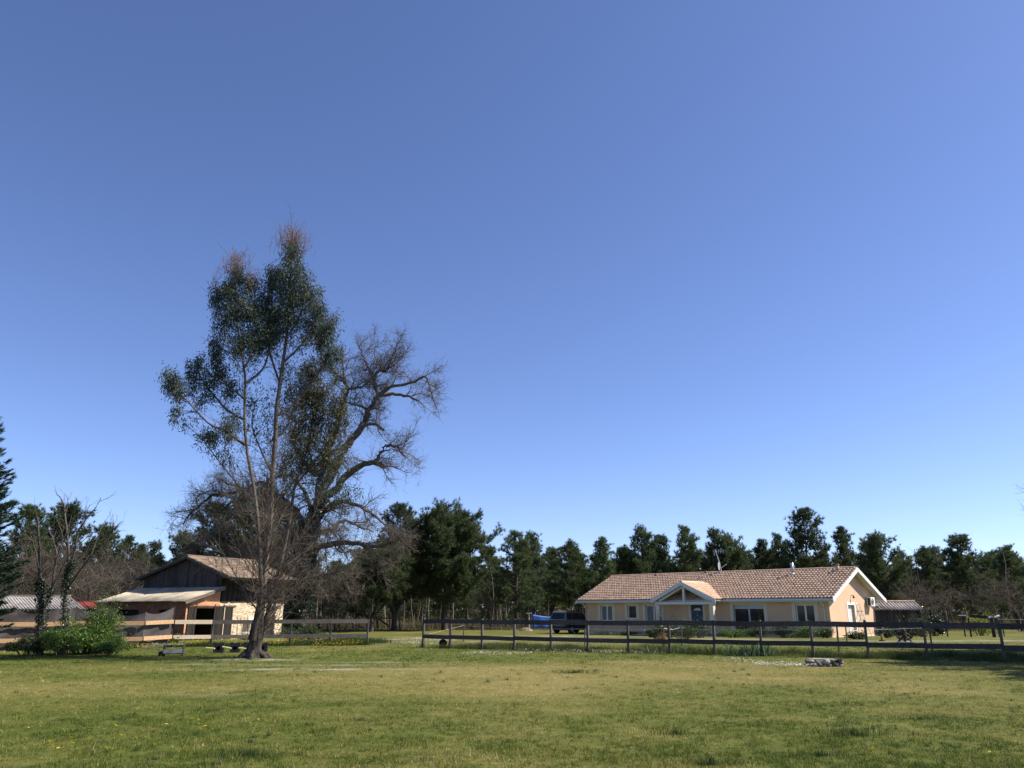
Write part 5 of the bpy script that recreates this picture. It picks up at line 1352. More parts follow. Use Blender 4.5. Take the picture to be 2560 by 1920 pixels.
# brown undergrowth along the foot of the wood, and the dark mass behind
def undergrowth():
    rng = np.random.default_rng(8); n = 46000
    y = rng.uniform(82, 112, n); x = rng.uniform(-1, 1, n) * (.72 * y + 6)
    k = fbm(x * .25, y * .25, 91, 3)
    h = rng.uniform(.25, 1.0, n) * (.3 + 2.6 * np.clip(k - .25, 0, 1)) * (1 + .5 * sstep(84, 100, y))
    V, T = blades(x, y, h, .7, .035, rng)
    m = leafm('brown_undergrowth', [(0, (.04, .034, .02)), (.5, (.085, .066, .038)), (.8, (.13, .10, .06)), (1, (.19, .15, .085))], .2, tree=0)
    tag(mobj('undergrowth', np_mesh('undergrowth', V, T, rng.uniform(0, 1, n)), m), 'brown brush covering the floor of the wood', 'undergrowth', kind='stuff')
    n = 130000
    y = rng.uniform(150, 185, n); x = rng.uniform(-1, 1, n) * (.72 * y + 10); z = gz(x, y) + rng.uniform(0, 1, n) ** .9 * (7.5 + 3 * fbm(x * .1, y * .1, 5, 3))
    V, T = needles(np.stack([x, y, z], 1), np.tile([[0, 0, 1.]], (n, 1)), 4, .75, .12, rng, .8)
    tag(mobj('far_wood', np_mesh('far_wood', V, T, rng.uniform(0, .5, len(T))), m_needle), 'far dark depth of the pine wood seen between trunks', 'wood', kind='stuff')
undergrowth()

# ------------------------------------------------------------------ the eucalyptus
def px_path(P, Y, base, dy=None):
    out = []
    for i, p in enumerate(P):
        off = p[2] if len(p) > 2 else 0.0
        out.append(at(p[0], p[1], Y + off) - base)
    return np.array(out)
def eucalyptus():
    rng = np.random.default_rng(21); X, Y = EUC; base = np.array([X, Y, g1(X, Y)])
    e = empty('eucalyptus_tree', base); tag(e, 'tall leaning eucalyptus with pale twin trunks in the foreground', 'eucalyptus')
    foot = Wood(); wd = Wood()
    A = [(633, 1648), (636, 1620), (643, 1580), (650, 1530), (658, 1470), (664, 1400, .1), (670, 1340, .2), (676, 1290, .2), (681, 1188, .2), (688, 1100, .1), (691, 1029), (700, 960), (707, 907), (716, 844), (721, 785), (726, 697), (730, 610), (731, 575)]
    B = [(630, 1600, -.25), (646, 1530, -.3), (653, 1478, -.4), (651, 1420, -.5), (649, 1369, -.5), (642, 1279, -.5), (631, 1199, -.5), (619, 1134, -.5), (612, 1064, -.5), (612, 1000, -.5), (613, 950, -.6), (607, 900, -.6), (597, 837, -.6), (590, 767, -.6), (585, 697, -.6), (586, 650, -.6)]
    C = [(645, 1610, .2), (662, 1560, .35), (680, 1496, .5), (698, 1424, .7), (715, 1350, .9), (728, 1280, 1.0), (737, 1215, 1.1), (760, 1152, 1.3), (776, 1090, 1.4), (788, 1010, 1.4), (796, 940, 1.4)]
    E_ = [(640, 1600, .4), (670, 1540, .8), (705, 1480, 1.0), (745, 1400, 1.2), (790, 1330, 1.4), (830, 1270, 1.5)]
    pa, pb, pc, pe = (smooth_path(px_path(q, Y, base), 3) for q in (A, B, C, E_))
    pa[0][2] = -.25
    k = 12
    foot.tube(pa[:k + 1], np.interp(np.arange(k + 1), [0, 2, 5, 12], [.36, .28, .21, .125]), None, 14, .25, .10, rng)
    foot.tube(pb[:7], np.linspace(.15, .085, 7), None, 10, 0, .10, rng); foot.tube(pc[:6], np.linspace(.15, .085, 6), None, 10, 0, .10, rng)
    for az in np.linspace(.3, 6.0, 6):
        d = np.array([math.cos(az), math.sin(az), 0]); foot.tube(np.array([pa[2] + d * .15, pa[0] + d * .36 + [0, 0, .36], pa[0] + d * rng.uniform(.5, .75) + [0, 0, .19]]), .15, .07, 6, 0, .1, rng)
    wd.tube(pa[k:], .125, .016, 9, power=.8); wd.tube(pb[6:], .085, .014, 8, power=.8); wd.tube(pc[5:], .085, .018, 7); wd.tube(pe, .06, .015, 6)
    def limb(P, r0, r1, yo=0): q = smooth_path(px_path([(p[0], p[1], (p[2] if len(p) > 2 else 0) + yo) for p in P], Y, base), 3); wd.tube(q, r0, r1, 6); return q
    limb([(613, 1113, -.5), (570, 1082, -.8), (520, 1057, -1.0), (467, 1001, -1.2), (432, 968, -1.3)], .065, .015)
    limb([(613, 1050, -.5), (569, 1026, -.2), (534, 987, .2), (509, 956, .4), (492, 922, .5)], .055, .014)
    limb([(613, 1000, -.5), (585, 975, -.2), (556, 950, -.1), (540, 925, 0)], .04, .012)
    limb([(600, 880, -.6), (570, 880, -.4), (545, 868, -.2)], .04, .012); limb([(595, 830, -.6), (560, 800, -.5), (540, 745, -.5)], .035, .01)
    limb([(610, 920, -.6), (640, 870, -.3), (655, 820, -.1)], .05, .012); limb([(612, 960, -.6), (655, 925, -.1), (672, 880, .1), (680, 830, .2)], .06, .012)
    limb([(690, 1040), (740, 1005, .3), (790, 940, .5), (820, 880, .5), (812, 820, .5)], .07, .012); limb([(707, 907), (755, 860, -.3), (790, 800, -.4), (792, 765, -.4)], .05, .012)
    limb([(716, 844), (750, 790, .2), (765, 720, .3)], .04, .01); limb([(700, 960), (680, 900, .4), (670, 850, .5), (680, 770, .5), (676, 690, .5)], .045, .01)
    limb([(681, 1188, .2), (650, 1120, .6), (630, 1060, .7), (640, 1000, .7)], .04, .01); limb([(676, 1290, .2), (640, 1260, .0), (585, 1200, -.2), (530, 1130, -.3), (505, 1095, -.3)], .05, .012)
    limb([(613, 1110, -.5), (575, 1085, -1.2), (560, 1060, -1.4)], .03, .01); limb([(688, 1100, .1), (720, 1060, .5), (745, 1000, .8)], .045, .012)
    limb([(737, 1215, 1.1), (790, 1150, 1.3), (840, 1080, 1.5), (855, 1000, 1.5)], .05, .012)
    # suckers and low tangle
    for _ in range(44):
        src = (pa[4:22], pb[3:14], pc[2:16])[rng.integers(3)]; p = src[rng.integers(len(src))]; az = rng.uniform(0, 6.28); el = math.radians(rng.uniform(20, 75)); L = rng.uniform(1.2, 4.2)
        d = np.array([math.cos(az) * math.cos(el) * 1.0, math.sin(az) * math.cos(el), math.sin(el)]); pts = [p]
        for q in range(5): d = unit(d + rng.normal(0, .12, 3) + [0, 0, .05]); pts.append(pts[-1] + d * L / 5)
        wd.tube(np.array(pts), rng.uniform(.012, .03), .006, 4)
    allseg = wd.segs(); SA, SB = allseg[0], allseg[1]; mids = (SA + SB) / 2
    # crown: clumps (px, py, rx, ry, depth, clusters, leaves per cluster)
    green = [(588, 690, 26, 20, -.6, 26, 26), (575, 722, 34, 26, -.6, 46, 26), (548, 740, 20, 30, -.6, 30, 26), (622, 715, 24, 26, -.5, 30, 26), (590, 770, 42, 34, -.6, 70, 26), (556, 800, 28, 34, -.5, 44, 24), (622, 790, 32, 34, -.4, 48, 26), (640, 845, 40, 40, -.2, 66, 26),
             (596, 850, 40, 34, -.6, 52, 24), (540, 870, 18, 38, -.3, 36, 26), (610, 890, 34, 26, -.5, 36, 22), (543, 895, 16, 22, -.1, 18, 24),
             (731, 640, 27, 30, 0, 46, 28), (732, 690, 38, 36, 0, 74, 28), (688, 690, 20, 26, .5, 28, 26), (672, 705, 14, 20, .5, 14, 24), (700, 735, 34, 34, .3, 56, 28), (752, 740, 38, 40, .1, 70, 28), (778, 745, 22, 34, .1, 34, 26), (795, 775, 20, 30, -.4, 30, 26), (722, 790, 44, 38, .1, 74, 26), (676, 790, 38, 40, .4, 64, 28), (690, 845, 36, 34, .4, 48, 26), (665, 840, 32, 36, .2, 48, 26),
             (815, 815, 30, 36, .3, 58, 28), (796, 845, 30, 26, .2, 38, 26), (775, 800, 26, 30, 0, 30, 24), (760, 845, 30, 26, -.2, 20, 20), (832, 882, 22, 24, .5, 28, 24), (812, 900, 24, 20, .5, 18, 22), (640, 740, 22, 26, .2, 22, 24), (655, 770, 20, 26, .2, 26, 26),
             (428, 955, 20, 28, -1.3, 34, 28), (445, 985, 20, 22, -1.2, 22, 26), (440, 1030, 12, 18, -1.2, 10, 20), (492, 920, 22, 26, .5, 36, 26), (484, 960, 18, 22, .4, 22, 24), (545, 935, 28, 26, 0, 40, 24), (525, 965, 20, 20, .2, 22, 22), (577, 975, 20, 24, -.2, 28, 24), (510, 1000, 22, 18, .1, 16, 18), (585, 1045, 24, 22, -.5, 18, 18),
             (525, 1095, 34, 22, -.3, 36, 20), (560, 1075, 24, 20, -1.0, 22, 20), (480, 1050, 18, 16, -.8, 8, 16), (640, 990, 40, 40, .5, 26, 14), (740, 930, 40, 46, .2, 34, 16), (690, 1050, 46, 50, .3, 34, 14), (650, 1090, 36, 40, .4, 24, 14), (560, 1140, 40, 26, -.3, 18, 14), (840, 940, 24, 24, .5, 14, 16), (700, 1180, 40, 60, .5, 30, 14), (780, 1210, 40, 50, 1.2, 24, 14), (850, 1240, 40, 30, 1.5, 22, 16), (890, 1230, 22, 20, 1.5, 10, 14)]
    olive = [(768, 935, 24, 26, 1.4, 40, 26), (785, 915, 20, 22, 1.4, 22, 24), (765, 985, 34, 34, 1.4, 60, 26), (805, 985, 34, 34, 1.4, 56, 26), (770, 1045, 40, 40, 1.4, 70, 26), (820, 1040, 38, 40, 1.5, 62, 26), (850, 1000, 22, 30, 1.5, 26, 22), (745, 1095, 38, 34, 1.2, 48, 24), (800, 1100, 44, 36, 1.4, 60, 26), (850, 1080, 26, 36, 1.5, 34, 22), (770, 1150, 44, 36, 1.2, 46, 22), (830, 1150, 36, 36, 1.4, 34, 20), (730, 1000, 24, 34, .9, 20, 20), (715, 1150, 36, 44, 1.0, 30, 18), (865, 1040, 18, 30, 1.5, 16, 20)]
    tw = Wood()
    for nm, clumps, mat in (('leaves', green, m_euc), ('olive_leaves', olive, m_eucolive)):
        LC, LD, LL, sub = [], [], [], []
        for (px_, py_, rx, ry, dz, nc, nl) in clumps:
            c = at(px_, py_, Y + dz) - base; k_ = .0158 * (1 + (1600 - py_) / 6500)
            nc = max(3, int(nc * .72)); u = rng.normal(0, 1, (nc, 3)); u = unit(u) * rng.uniform(.1, 1.3, (nc, 1)) ** .65
            P = c + u * np.array([rx * k_, rx * k_ * .85, ry * k_]); sub.append(P)
        P = np.concatenate(sub); reps = np.concatenate([np.full(max(3, int(c[5] * .72)), int(c[6] * (1.4 if c[6] > 21 else 1.9))) for c in clumps])
        # twig from the nearest branch to each cluster
        for i in range(0, len(P), 400):
            q = P[i:i + 400]; low = mids[None] - np.array([0, 0, 0]); dd = np.linalg.norm(q[:, None] - mids[None], axis=2) + .8 * np.maximum(0, mids[None, :, 2] - q[:, None, 2] + .1)
            s0 = mids[np.argmin(dd, 1)]; s1 = (s0 + q) / 2 + np.array([0, 0, .08]) * rng.uniform(-.5, 1, (len(q), 1))
            tw.sticks(s0, s1, np.full(len(q), .011), np.full(len(q), .008)); tw.sticks(s1, q, np.full(len(q), .008), np.full(len(q), .004))
        Cc = np.repeat(P, reps, 0) + rng.normal(0, 1, (reps.sum(), 3)) * np.array([.10, .10, .17]); dwn = np.tile([[0, 0, -.75]], (len(Cc), 1)) + rng.normal(0, .5, (len(Cc), 3))
        V, T = leaves(Cc, dwn, rng.uniform(.10, .19, len(Cc)), rng.uniform(.026, .044, len(Cc)), rng, .3)
        rnd = np.repeat(np.clip(rng.normal(.42, .22, len(Cc)), 0, .97) + (rng.uniform(0, 1, len(Cc)) > .985) * .5, 2)
        mobj(nm, np_mesh('eucalyptus_' + nm, V, T, np.clip(rnd, 0, 1)), mat, e)
    # thin brown tops, and bare twigs all over
    tops = Wood()
    for (px_, py_, n_, sx, hgt) in ((588, 672, 120, 34, .7), (731, 618, 150, 38, .95), (630, 700, 44, 18, .4), (535, 710, 24, 12, .35)):
        c = at(px_, py_, Y - (.6 if px_ < 640 else 0)) - base
        P = c + np.stack([rng.normal(0, sx * .0085, n_), rng.normal(0, sx * .0085, n_), rng.uniform(-.5, .3, n_)], 1)
        Q = P + np.stack([rng.normal(0, .10, n_), rng.normal(0, .10, n_), hgt * rng.uniform(.35, 1, n_)], 1)
        tops.sticks(P, Q, np.full(n_, .006), np.full(n_, .003))
        M_ = P[:, None] + (Q - P)[:, None] * rng.uniform(.3, 1, (n_, 4, 1)); E2 = M_ + np.stack([rng.normal(0, .09, (n_, 4)), rng.normal(0, .09, (n_, 4)), rng.uniform(.02, .18, (n_, 4))], 2)
        tops.sticks(M_.reshape(-1, 3), E2.reshape(-1, 3), np.full(n_ * 4, .005), np.full(n_ * 4, .003))
    p1 = tw.children(allseg, 1900, .3, 1.3, .010, (.4, 1.1), .15, rng); tw.children(p1, 4200, .15, .5, .006, (.4, 1.1), .05, rng)
    mobj('trunk_base', foot.mesh('euc_foot'), m_eucbase, e); mobj('trunk', wd.mesh('euc_wood'), m_eucbark, e); mobj('twigs', tw.mesh('euc_twigs'), m_twigr, e)
    mobj('bare_tops', tops.mesh('euc_tops'), surf('reddish_twig', (.20, .12, .075), (.30, .19, .12), 4, .9), e)
eucalyptus()

# ------------------------------------------------------------------ the bare oak
def oak():
    rng = np.random.default_rng(33); Y = 65.0; SO = 65.0 / 52.0; X = gx(742, Y, 0); base = np.array([X, Y, g1(X, Y)])
    e = empty('bare_oak', base); tag(e, 'big gnarled leafless oak with ivy covered trunk behind the eucalyptus', 'oak')
    wd = Wood()
    def limb(P, r0, r1, n=7, sub=4):
        q = px_path([(p[0], p[1], (p[2] * SO * .8 + 1.5 if len(p) > 2 else 0)) for p in P], Y, base); q = smooth_path(q, sub); q[1:-1] += rng.normal(0, .06, (len(q) - 2, 3)); wd.tube(q, r0 * SO * 1.15, r1 * SO * 1.15, n); return q
    limb([(742, 1596), (744, 1560), (750, 1500), (760, 1430), (775, 1350), (788, 1285)], .62, .42, 12)
    limb([(786, 1300), (815, 1250), (843, 1217, -.8), (886, 1174, -1.6), (933, 1156, -2.4), (959, 1168, -2.6)], .30, .12)
    limb([(933, 1156, -2.4), (947, 1145, -2.5), (959, 1120, -2.6), (980, 1114, -2.7), (1000, 1124, -2.8), (1008, 1139, -2.8)], .12, .05)
    limb([(786, 1290), (807, 1225, .8), (861, 1127, 1.4), (870, 1106, 1.6), (901, 1071, 1.8), (922, 1026, 2.0), (946, 991, 2.0), (981, 984, 2.2), (1020, 992, 2.4), (1044, 1001, 2.5)], .34, .05)
    limb([(944, 992, 2.0), (940, 965, 1.8), (933, 945, 1.6), (950, 925, 1.4), (967, 928, 1.3), (981, 890, 1.1), (990, 870, 1.0)], .13, .03)
    limb([(950, 985, 2.0), (985, 965, 1.4), (1027, 958, .8), (1062, 942, .2), (1079, 985, 0), (1095, 1025, 0)], .12, .02)
    limb([(935, 950, 1.6), (920, 915, 2.2), (905, 885, 2.5), (897, 862, 2.6)], .08, .02)
    limb([(922, 1026, 2.0), (880, 1010, 2.6), (850, 1000, 3.0)], .10, .03); limb([(901, 1071, 1.8), (935, 1060, 1.0), (960, 1075, .4)], .11, .06)
    limb([(790, 1280), (800, 1200, 1.5), (825, 1110, 2.5), (850, 1040, 3.2), (866, 977, 3.6), (860, 950, 3.8), (829, 925, 4.0), (812, 890, 4.2)], .26, .03)
    limb([(862, 960, 3.7), (858, 915, 3.5), (856, 880, 3.4)], .07, .02); limb([(866, 972, 3.6), (900, 968, 3.2), (925, 950, 2.8), (945, 905, 2.6)], .09, .02)
    limb([(796, 1188, 1.5), (767, 1167, 1.6), (742, 1127, 1.8), (733, 1080, 2.0), (740, 1055, 2.0), (728, 1030, 2.0)], .17, .05)
    limb([(786, 1370), (814, 1362, -1.5), (872, 1354, -3), (922, 1366, -4.2), (962, 1362, -5), (1000, 1345, -5.6)], .22, .04)
    limb([(790, 1300), (810, 1280, -.8), (839, 1257, -1.6), (879, 1257, -2.6), (915, 1275, -3.4), (950, 1300, -4), (985, 1335, -4.4)], .2, .03)
    limb([(920, 1362, -4.2), (945, 1395, -4.6), (955, 1430, -4.8)], .06, .02); limb([(780, 1340), (745, 1290, 1), (716, 1255, 1.6), (687, 1235, 2.0), (655, 1207, 2.3), (611, 1225, 2.5), (560, 1238, 2.8), (525, 1243, 3), (481, 1282, 3.2), (455, 1310, 3.3)], .24, .03)
    limb([(775, 1350), (720, 1330, -1), (660, 1290, -1.6), (600, 1280, -2), (540, 1320, -2.2), (495, 1360, -2.4), (468, 1385, -2.5)], .2, .03)
    limb([(655, 1290, -1.6), (630, 1250, -1), (590, 1215, -.6), (548, 1200, -.4)], .09, .02); limb([(765, 1400), (700, 1400, 1.5), (640, 1380, 2.4), (580, 1400, 3), (530, 1435, 3.3)], .15, .03)
    limb([(786, 1310), (765, 1240, -.8), (728, 1190, -1.4), (690, 1195, -2), (640, 1240, -2.4)], .14, .03); limb([(785, 1330), (830, 1320, 1.5), (862, 1300, 2.4), (900, 1318, 3.2), (935, 1330, 3.6)], .14, .03)
    limb([(600, 1225, 2.5), (560, 1270, 2.2), (520, 1310, 2), (490, 1330, 1.9)], .07, .02); limb([(752, 1480), (800, 1440, -1.5), (850, 1430, -2.5), (890, 1450, -3)], .1, .02)
    main = wd.segs(); L = len(main[0])
    # gnarled side branches
    w = np.linalg.norm(main[1] - main[0], axis=1) * (main[2] < .36); w = w / w.sum(); hub = np.array([.8, 0, 11.0])
    for _ in range(330):
        k = rng.choice(L, p=w); p = main[0][k] + (main[1][k] - main[0][k]) * rng.uniform(); d = unit(main[1][k] - main[0][k]); out = unit(p - hub)
        dd = unit(d * .5 + unit(rng.normal(0, 1, 3)) * .8 + out * .55); Ln = rng.uniform(1.1, 3.2); r = min(.07, main[2][k] * .45); pts = [p]
        for q in range(6): dd = unit(dd + rng.normal(0, .30, 3) + [0, 0, .02]); pts.append(pts[-1] + dd * Ln / 6)
        wd.tube(np.array(pts), r, .012, 4)
    tw = Wood(); allp = wd.segs(); sel = allp[2] < .13; ps = tuple(a[sel] for a in allp)
    p1 = tw.children(ps, 5600, .6, 1.65, .018, (.5, 1.2), .08, rng, .45); p2 = tw.children(p1, 19000, .3, 1.0, .012, (.4, 1.1), .05, rng, .5); tw.children(p2, 17000, .15, .5, .009, (.4, 1.1), .05, rng, .5)
    mobj('limbs', wd.mesh('oak_wood'), m_oak, e); mobj('twigs', tw.mesh('oak_twigs'), m_twig, e)
    # ivy on trunk and lower limbs
    C = []
    for (px_, py_, r_, n_) in ((730, 1560, .95, 2600), (738, 1515, 1.15, 3400), (742, 1465, 1.15, 3200), (752, 1415, 1.0, 2400), (763, 1370, .85, 1700), (775, 1325, .75, 1200), (786, 1285, .6, 700), (705, 1545, .6, 900), (765, 1470, .6, 900), (775, 1400, .5, 500), (800, 1255, .45, 350), (715, 1480, .7, 900)):
        c = at(px_, py_, Y - .2) - base; u = unit(rng.normal(0, 1, (n_, 3))) * rng.uniform(.45, 1.12, (n_, 1)) * r_ * SO; C.append(c + u)
    C = np.concatenate(C); C = C[C[:, 2] > .1]; V, T = leaves(C, np.tile([[0, -.3, -.5]], (len(C), 1)), rng.uniform(.12, .22, len(C)), rng.uniform(.09, .16, len(C)), rng, .6)
    mobj('ivy', np_mesh('oak_ivy', V, T, np.repeat(np.clip(rng.normal(.4, .25, len(C)), 0, 1), 2)), m_ivy, e)
oak()

# ------------------------------------------------------------------ young bare tree with ivy trunks at the left
def ivy_tree():
    rng = np.random.default_rng(44); Y = 31.6; base = np.array([gx(100, Y), Y, g1(gx(100, Y), Y)])
    e = empty('ivy_clad_tree', base); tag(e, 'small leafless tree with ivy clad trunks at the left', 'bare tree'); wd = Wood()
    def limb(P, r0, r1, n=6): q = smooth_path(px_path(P, Y, base), 3); q[1:-1] += rng.normal(0, .012, (len(q) - 2, 3)); wd.tube(q, r0, r1, n)
    limb([(98, 1646), (99, 1600), (101, 1540), (101, 1471), (98, 1426), (97, 1370), (95, 1303), (92, 1290)], .11, .018); limb([(103, 1560), (113, 1520), (128, 1479), (138, 1415), (140, 1380), (130, 1340), (120, 1320)], .07, .015)
    limb([(158, 1640, .8), (161, 1565, .8), (165, 1471, .8), (170, 1434, .8), (168, 1340, .8), (163, 1284, .9), (153, 1247, .9), (142, 1237, .9)], .09, .012); limb([(170, 1434, .8), (182, 1390, .5), (190, 1355, .3), (200, 1320, .2), (222, 1290, .1), (240, 1268, 0), (252, 1245, 0)], .05, .01)
    limb([(172, 1470, .8), (190, 1440, .6), (224, 1397, .4), (254, 1359, .2), (284, 1322, .1), (307, 1303, 0)], .045, .01); limb([(163, 1284, .9), (170, 1262, .9), (166, 1240, .9)], .02, .008); limb([(168, 1340, .8), (178, 1295, .6), (190, 1268, .5), (198, 1262, .5)], .025, .008)
    limb([(200, 1320, .2), (210, 1290, .4), (225, 1262, .5)], .022, .007); limb([(224, 1397, .4), (250, 1330, .6), (262, 1302, .6)], .025, .008); limb([(98, 1426), (88, 1380, -.3), (78, 1340, -.5)], .03, .008); limb([(138, 1415), (150, 1370, -.3), (155, 1330, -.4), (140, 1300, -.4)], .03, .008)
    limb([(128, 1479), (150, 1430, -.4), (180, 1380, -.6), (210, 1350, -.7), (235, 1330, -.7)], .03, .008); limb([(254, 1359, .2), (275, 1345, .3), (290, 1318, .3)], .018, .006); limb([(284, 1322, .1), (283, 1300, .1), (281, 1285, .1)], .014, .006)
    tw = Wood(); p1 = tw.children(wd.segs(), 150, .25, .8, .010, (.5, .9), .25, rng, .2); tw.children(p1, 220, .12, .4, .0075, (.5, .9), .25, rng, .2)
    mobj('limbs', wd.mesh('ivy_tree_wood'), m_oak, e); mobj('twigs', tw.mesh('ivy_tree_twigs'), m_twig, e)['kind'] = 'stuff'
    C = []
    for P, r_, n_ in (([(98, 1640), (101, 1540), (101, 1471), (99, 1455)], .15, 1500), ([(108, 1560), (118, 1505), (130, 1475)], .13, 420), ([(158, 1640, .8), (161, 1565, .8), (165, 1471, .8), (169, 1440, .8), (180, 1405, .6)], .16, 1500)):
        q = smooth_path(px_path(P, Y, base), 8); k = rng.integers(0, len(q), n_); a = rng.uniform(0, 6.28, n_); r = r_ * rng.uniform(.6, 1.15, n_); C.append(q[k] + np.stack([np.cos(a) * r, np.sin(a) * r, rng.normal(0, .08, n_)], 1))
    C = np.concatenate(C); V, T = leaves(C, np.tile([[0, -.2, -.5]], (len(C), 1)), rng.uniform(.05, .10, len(C)), rng.uniform(.04, .08, len(C)), rng, .6)
    mobj('ivy', np_mesh('ivy_tree_ivy', V, T, np.repeat(np.clip(rng.normal(.4, .3, len(C)), 0, 1), 2)), m_ivy, e)
ivy_tree()

# ------------------------------------------------------------------ cypress at the left edge
def cypress():
    rng = np.random.default_rng(55); Y = 30.0; X = gx(-118, Y, 3); base = np.array([X, Y, g1(X, Y)]); e = empty('cypress_tree', base); tag(e, 'dense dark green cypress cut off by the left edge', 'cypress')
    wd = Wood(); Ht = 9.6; wd.tube(np.array([[0, 0, -.2], [.05, 0, 3], [0, .05, 7], [.05, 0, Ht - .4]]), .28, .03, 8, .4); C, D = [], []
    for _ in range(520):
        z = rng.uniform(1.1, Ht - .2); t = z / Ht; R_ = 2.75 * (1 - t) ** .8 * (1.0 if z > 2.2 else .9) + .25; az = rng.uniform(0, 6.28); L = R_ * rng.uniform(.75, 1.15)
        d = np.array([math.cos(az), math.sin(az), -.05 + .3 * t]); p = np.array([0, 0, z - .25]); pts = [p]
        for q in range(6): d = unit(d + rng.normal(0, .07, 3) + [0, 0, .08]); pts.append(pts[-1] + d * L / 6)
        pts = np.array(pts); wd.tube(pts, .03, .006, 3); m = int(L * 30); tt = rng.uniform(.30, 1, m); ip = tt * 6; i0 = np.minimum(ip.astype(int), 5)
        c = pts[i0] + (pts[i0 + 1] - pts[i0]) * (ip - i0)[:, None]; td = unit(pts[i0 + 1] - pts[i0]); sd = unit(np.cross(td, [0, 0, 1.])); s = rng.choice([-1, 1], (m, 1)); ln = (1.1 - tt)[:, None] * .45
        C.append(c + sd * s * ln * rng.uniform(0, 1, (m, 1)) + rng.normal(0, .03, (m, 3))); D.append(unit(td + sd * s * .6 + [0, 0, .15]))
    C, D = np.concatenate(C), np.concatenate(D); V, T = needles(C, D, 5, .20, .03, rng, .22)
    mobj('trunk', wd.mesh('cypress_wood'), m_bark, e); mobj('crown', np_mesh('cypress_crown', V, T, np.clip(np.repeat(rng.uniform(0, 1, len(C)), 5), 0, 1)), m_cyp, e)
cypress()

# ------------------------------------------------------------------ bushes and garden plants
def bush(name, px, basepy, rx, ry, h, lab, cat, mat, n, leaf=(.05, .09), Y=None, seed=1, lumps=9, stems=8, group=None, twm=None, up=.2, z0=0.0):
    rng = np.random.default_rng(seed)
    if Y is None: x, y = gpt(px, basepy)
    else: x, y = gx(px, Y, .3), Y
    base = np.array([x, y, g1(x, y)]); e = empty(name, base); tag(e, lab, cat, group); wd = Wood(); C = []
    per = n // lumps
    for k in range(lumps):
        a = rng.uniform(0, 6.28); q = math.sqrt(rng.uniform(0, 1)) * .75; hz = rng.uniform(.30, .80) * (1 - .45 * q)
        c = np.array([math.cos(a) * q * rx, math.sin(a) * q * ry, z0 + hz * h]); lr = np.array([rx, ry, h * .5]) * rng.uniform(.28, .5)
        u = unit(rng.normal(0, 1, (per, 3))) * rng.uniform(.3, 1.05, (per, 1)) ** .5; C.append(c + u * lr)
        wd.tube(np.array([[c[0] * .3, c[1] * .3, -.1], [c[0] * .7, c[1] * .7, c[2] * .55], c]), .02 + .01 * h, .006, 4)
    for k in range(stems):
        a = rng.uniform(0, 6.28); L = h * rng.uniform(.6, 1.15); d = np.array([math.cos(a) * rx * .6, math.sin(a) * ry * .6, L]); wd.tube(np.array([[0, 0, -.1], d * .5 + rng.normal(0, .05, 3), d]), .014, .005, 3)
        q = rng.uniform(.45, 1, (per // 6, 1)); C.append(d * q + rng.normal(0, .07 + .05 * h, (len(q), 3)))
    C = np.concatenate(C); C = C[C[:, 2] > .02]
    V, T = leaves(C, np.tile([[0, 0, up]], (len(C), 1)) + rng.normal(0, .4, (len(C), 3)), rng.uniform(*leaf, len(C)), rng.uniform(leaf[0] * .5, leaf[1] * .6, len(C)), rng, .5)
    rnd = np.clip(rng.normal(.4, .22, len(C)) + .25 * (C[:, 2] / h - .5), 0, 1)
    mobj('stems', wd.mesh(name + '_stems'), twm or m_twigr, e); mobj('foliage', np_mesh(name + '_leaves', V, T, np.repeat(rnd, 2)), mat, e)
    return e
bush('green_bush', 215, 1636, 1.35, 1.0, 1.25, 'largest bright green bush in front of the grey screen', 'bush', m_bush, 9000, (.05, .11), None, 1, 20, 34)
bush('green_bush', 150, 1640, 1.0, .8, 1.15, 'bright green bush around the ivy clad trunks', 'bush', m_bush, 5500, (.05, .09), None, 2, 10, 8)
bush('green_bush', 66, 1640, .75, .6, .75, 'small dull green bush left of the ivy clad trunks', 'bush', m_shrub, 3200, (.05, .09), None, 3, 8, 6)
bush('green_bush', 248, 1634, .75, .6, 2.15, 'tall narrow green bush rising above the grey screen', 'bush', m_bush, 3600, (.05, .10), None, 4, 14, 22)
bush('green_bush', 270, 1640, .75, .5, .7, 'low bright green bush at the right end of the thicket', 'bush', m_bush, 3000, (.05, .09), None, 5, 8, 6)
bush('sapling', 437, 1618, .32, .25, .55, 'small green sapling behind the wooden step box', 'sapling', m_bush, 500, (.05, .09), None, 6, 4, 4)
bush('brush_heap', 745, 1597, 1.7, 1.0, .85, 'heap of dull green brushwood right of the barn wall', 'brush heap', m_shrub, 3600, (.05, .1), 46.0, 7, 12, 40)
bush('wall_weeds', 625, 1592, .9, .4, .45, 'weeds at the foot of the cream brick wall', 'weeds', m_shrub, 1300, (.05, .09), 49.5, 8, 8, 10)
Hs = [(1645, 1597, 1.0, .7, .95, 'green shrub left of the dried orange one near the porch', m_shrub, 2600), (1712, 1597, 1.35, .8, 1.15, 'brownish shrub in front of the porch steps', m_shrub, 2600), (1750, 1590, 1.0, .7, 1.55, 'leggy shrub before the blue front door', m_shrub, 1300), (1830, 1590, 1.3, .7, .75, 'low green plants right of the porch pillar', m_bush, 2300), (1905, 1590, 1.2, .7, .95, 'green shrub under the sliding window', m_shrub, 2600), (1965, 1591, 1.2, .7, 1.0, 'green shrub left of the right hand window', m_shrub, 2600), (2020, 1592, 1.0, .7, .9, 'green shrub under the right hand window', m_bush, 2000), (2068, 1592, .8, .6, 1.0, 'yellowish green shrub at the house corner', m_shrub, 1800)]
for k, a in enumerate(Hs): bush('garden_shrub', a[0], a[1], a[2], a[3], a[4], a[5], 'shrub', a[6], a[7], (.05, .11), None, 20 + k, 9, 8, 'shrubs along the house front')
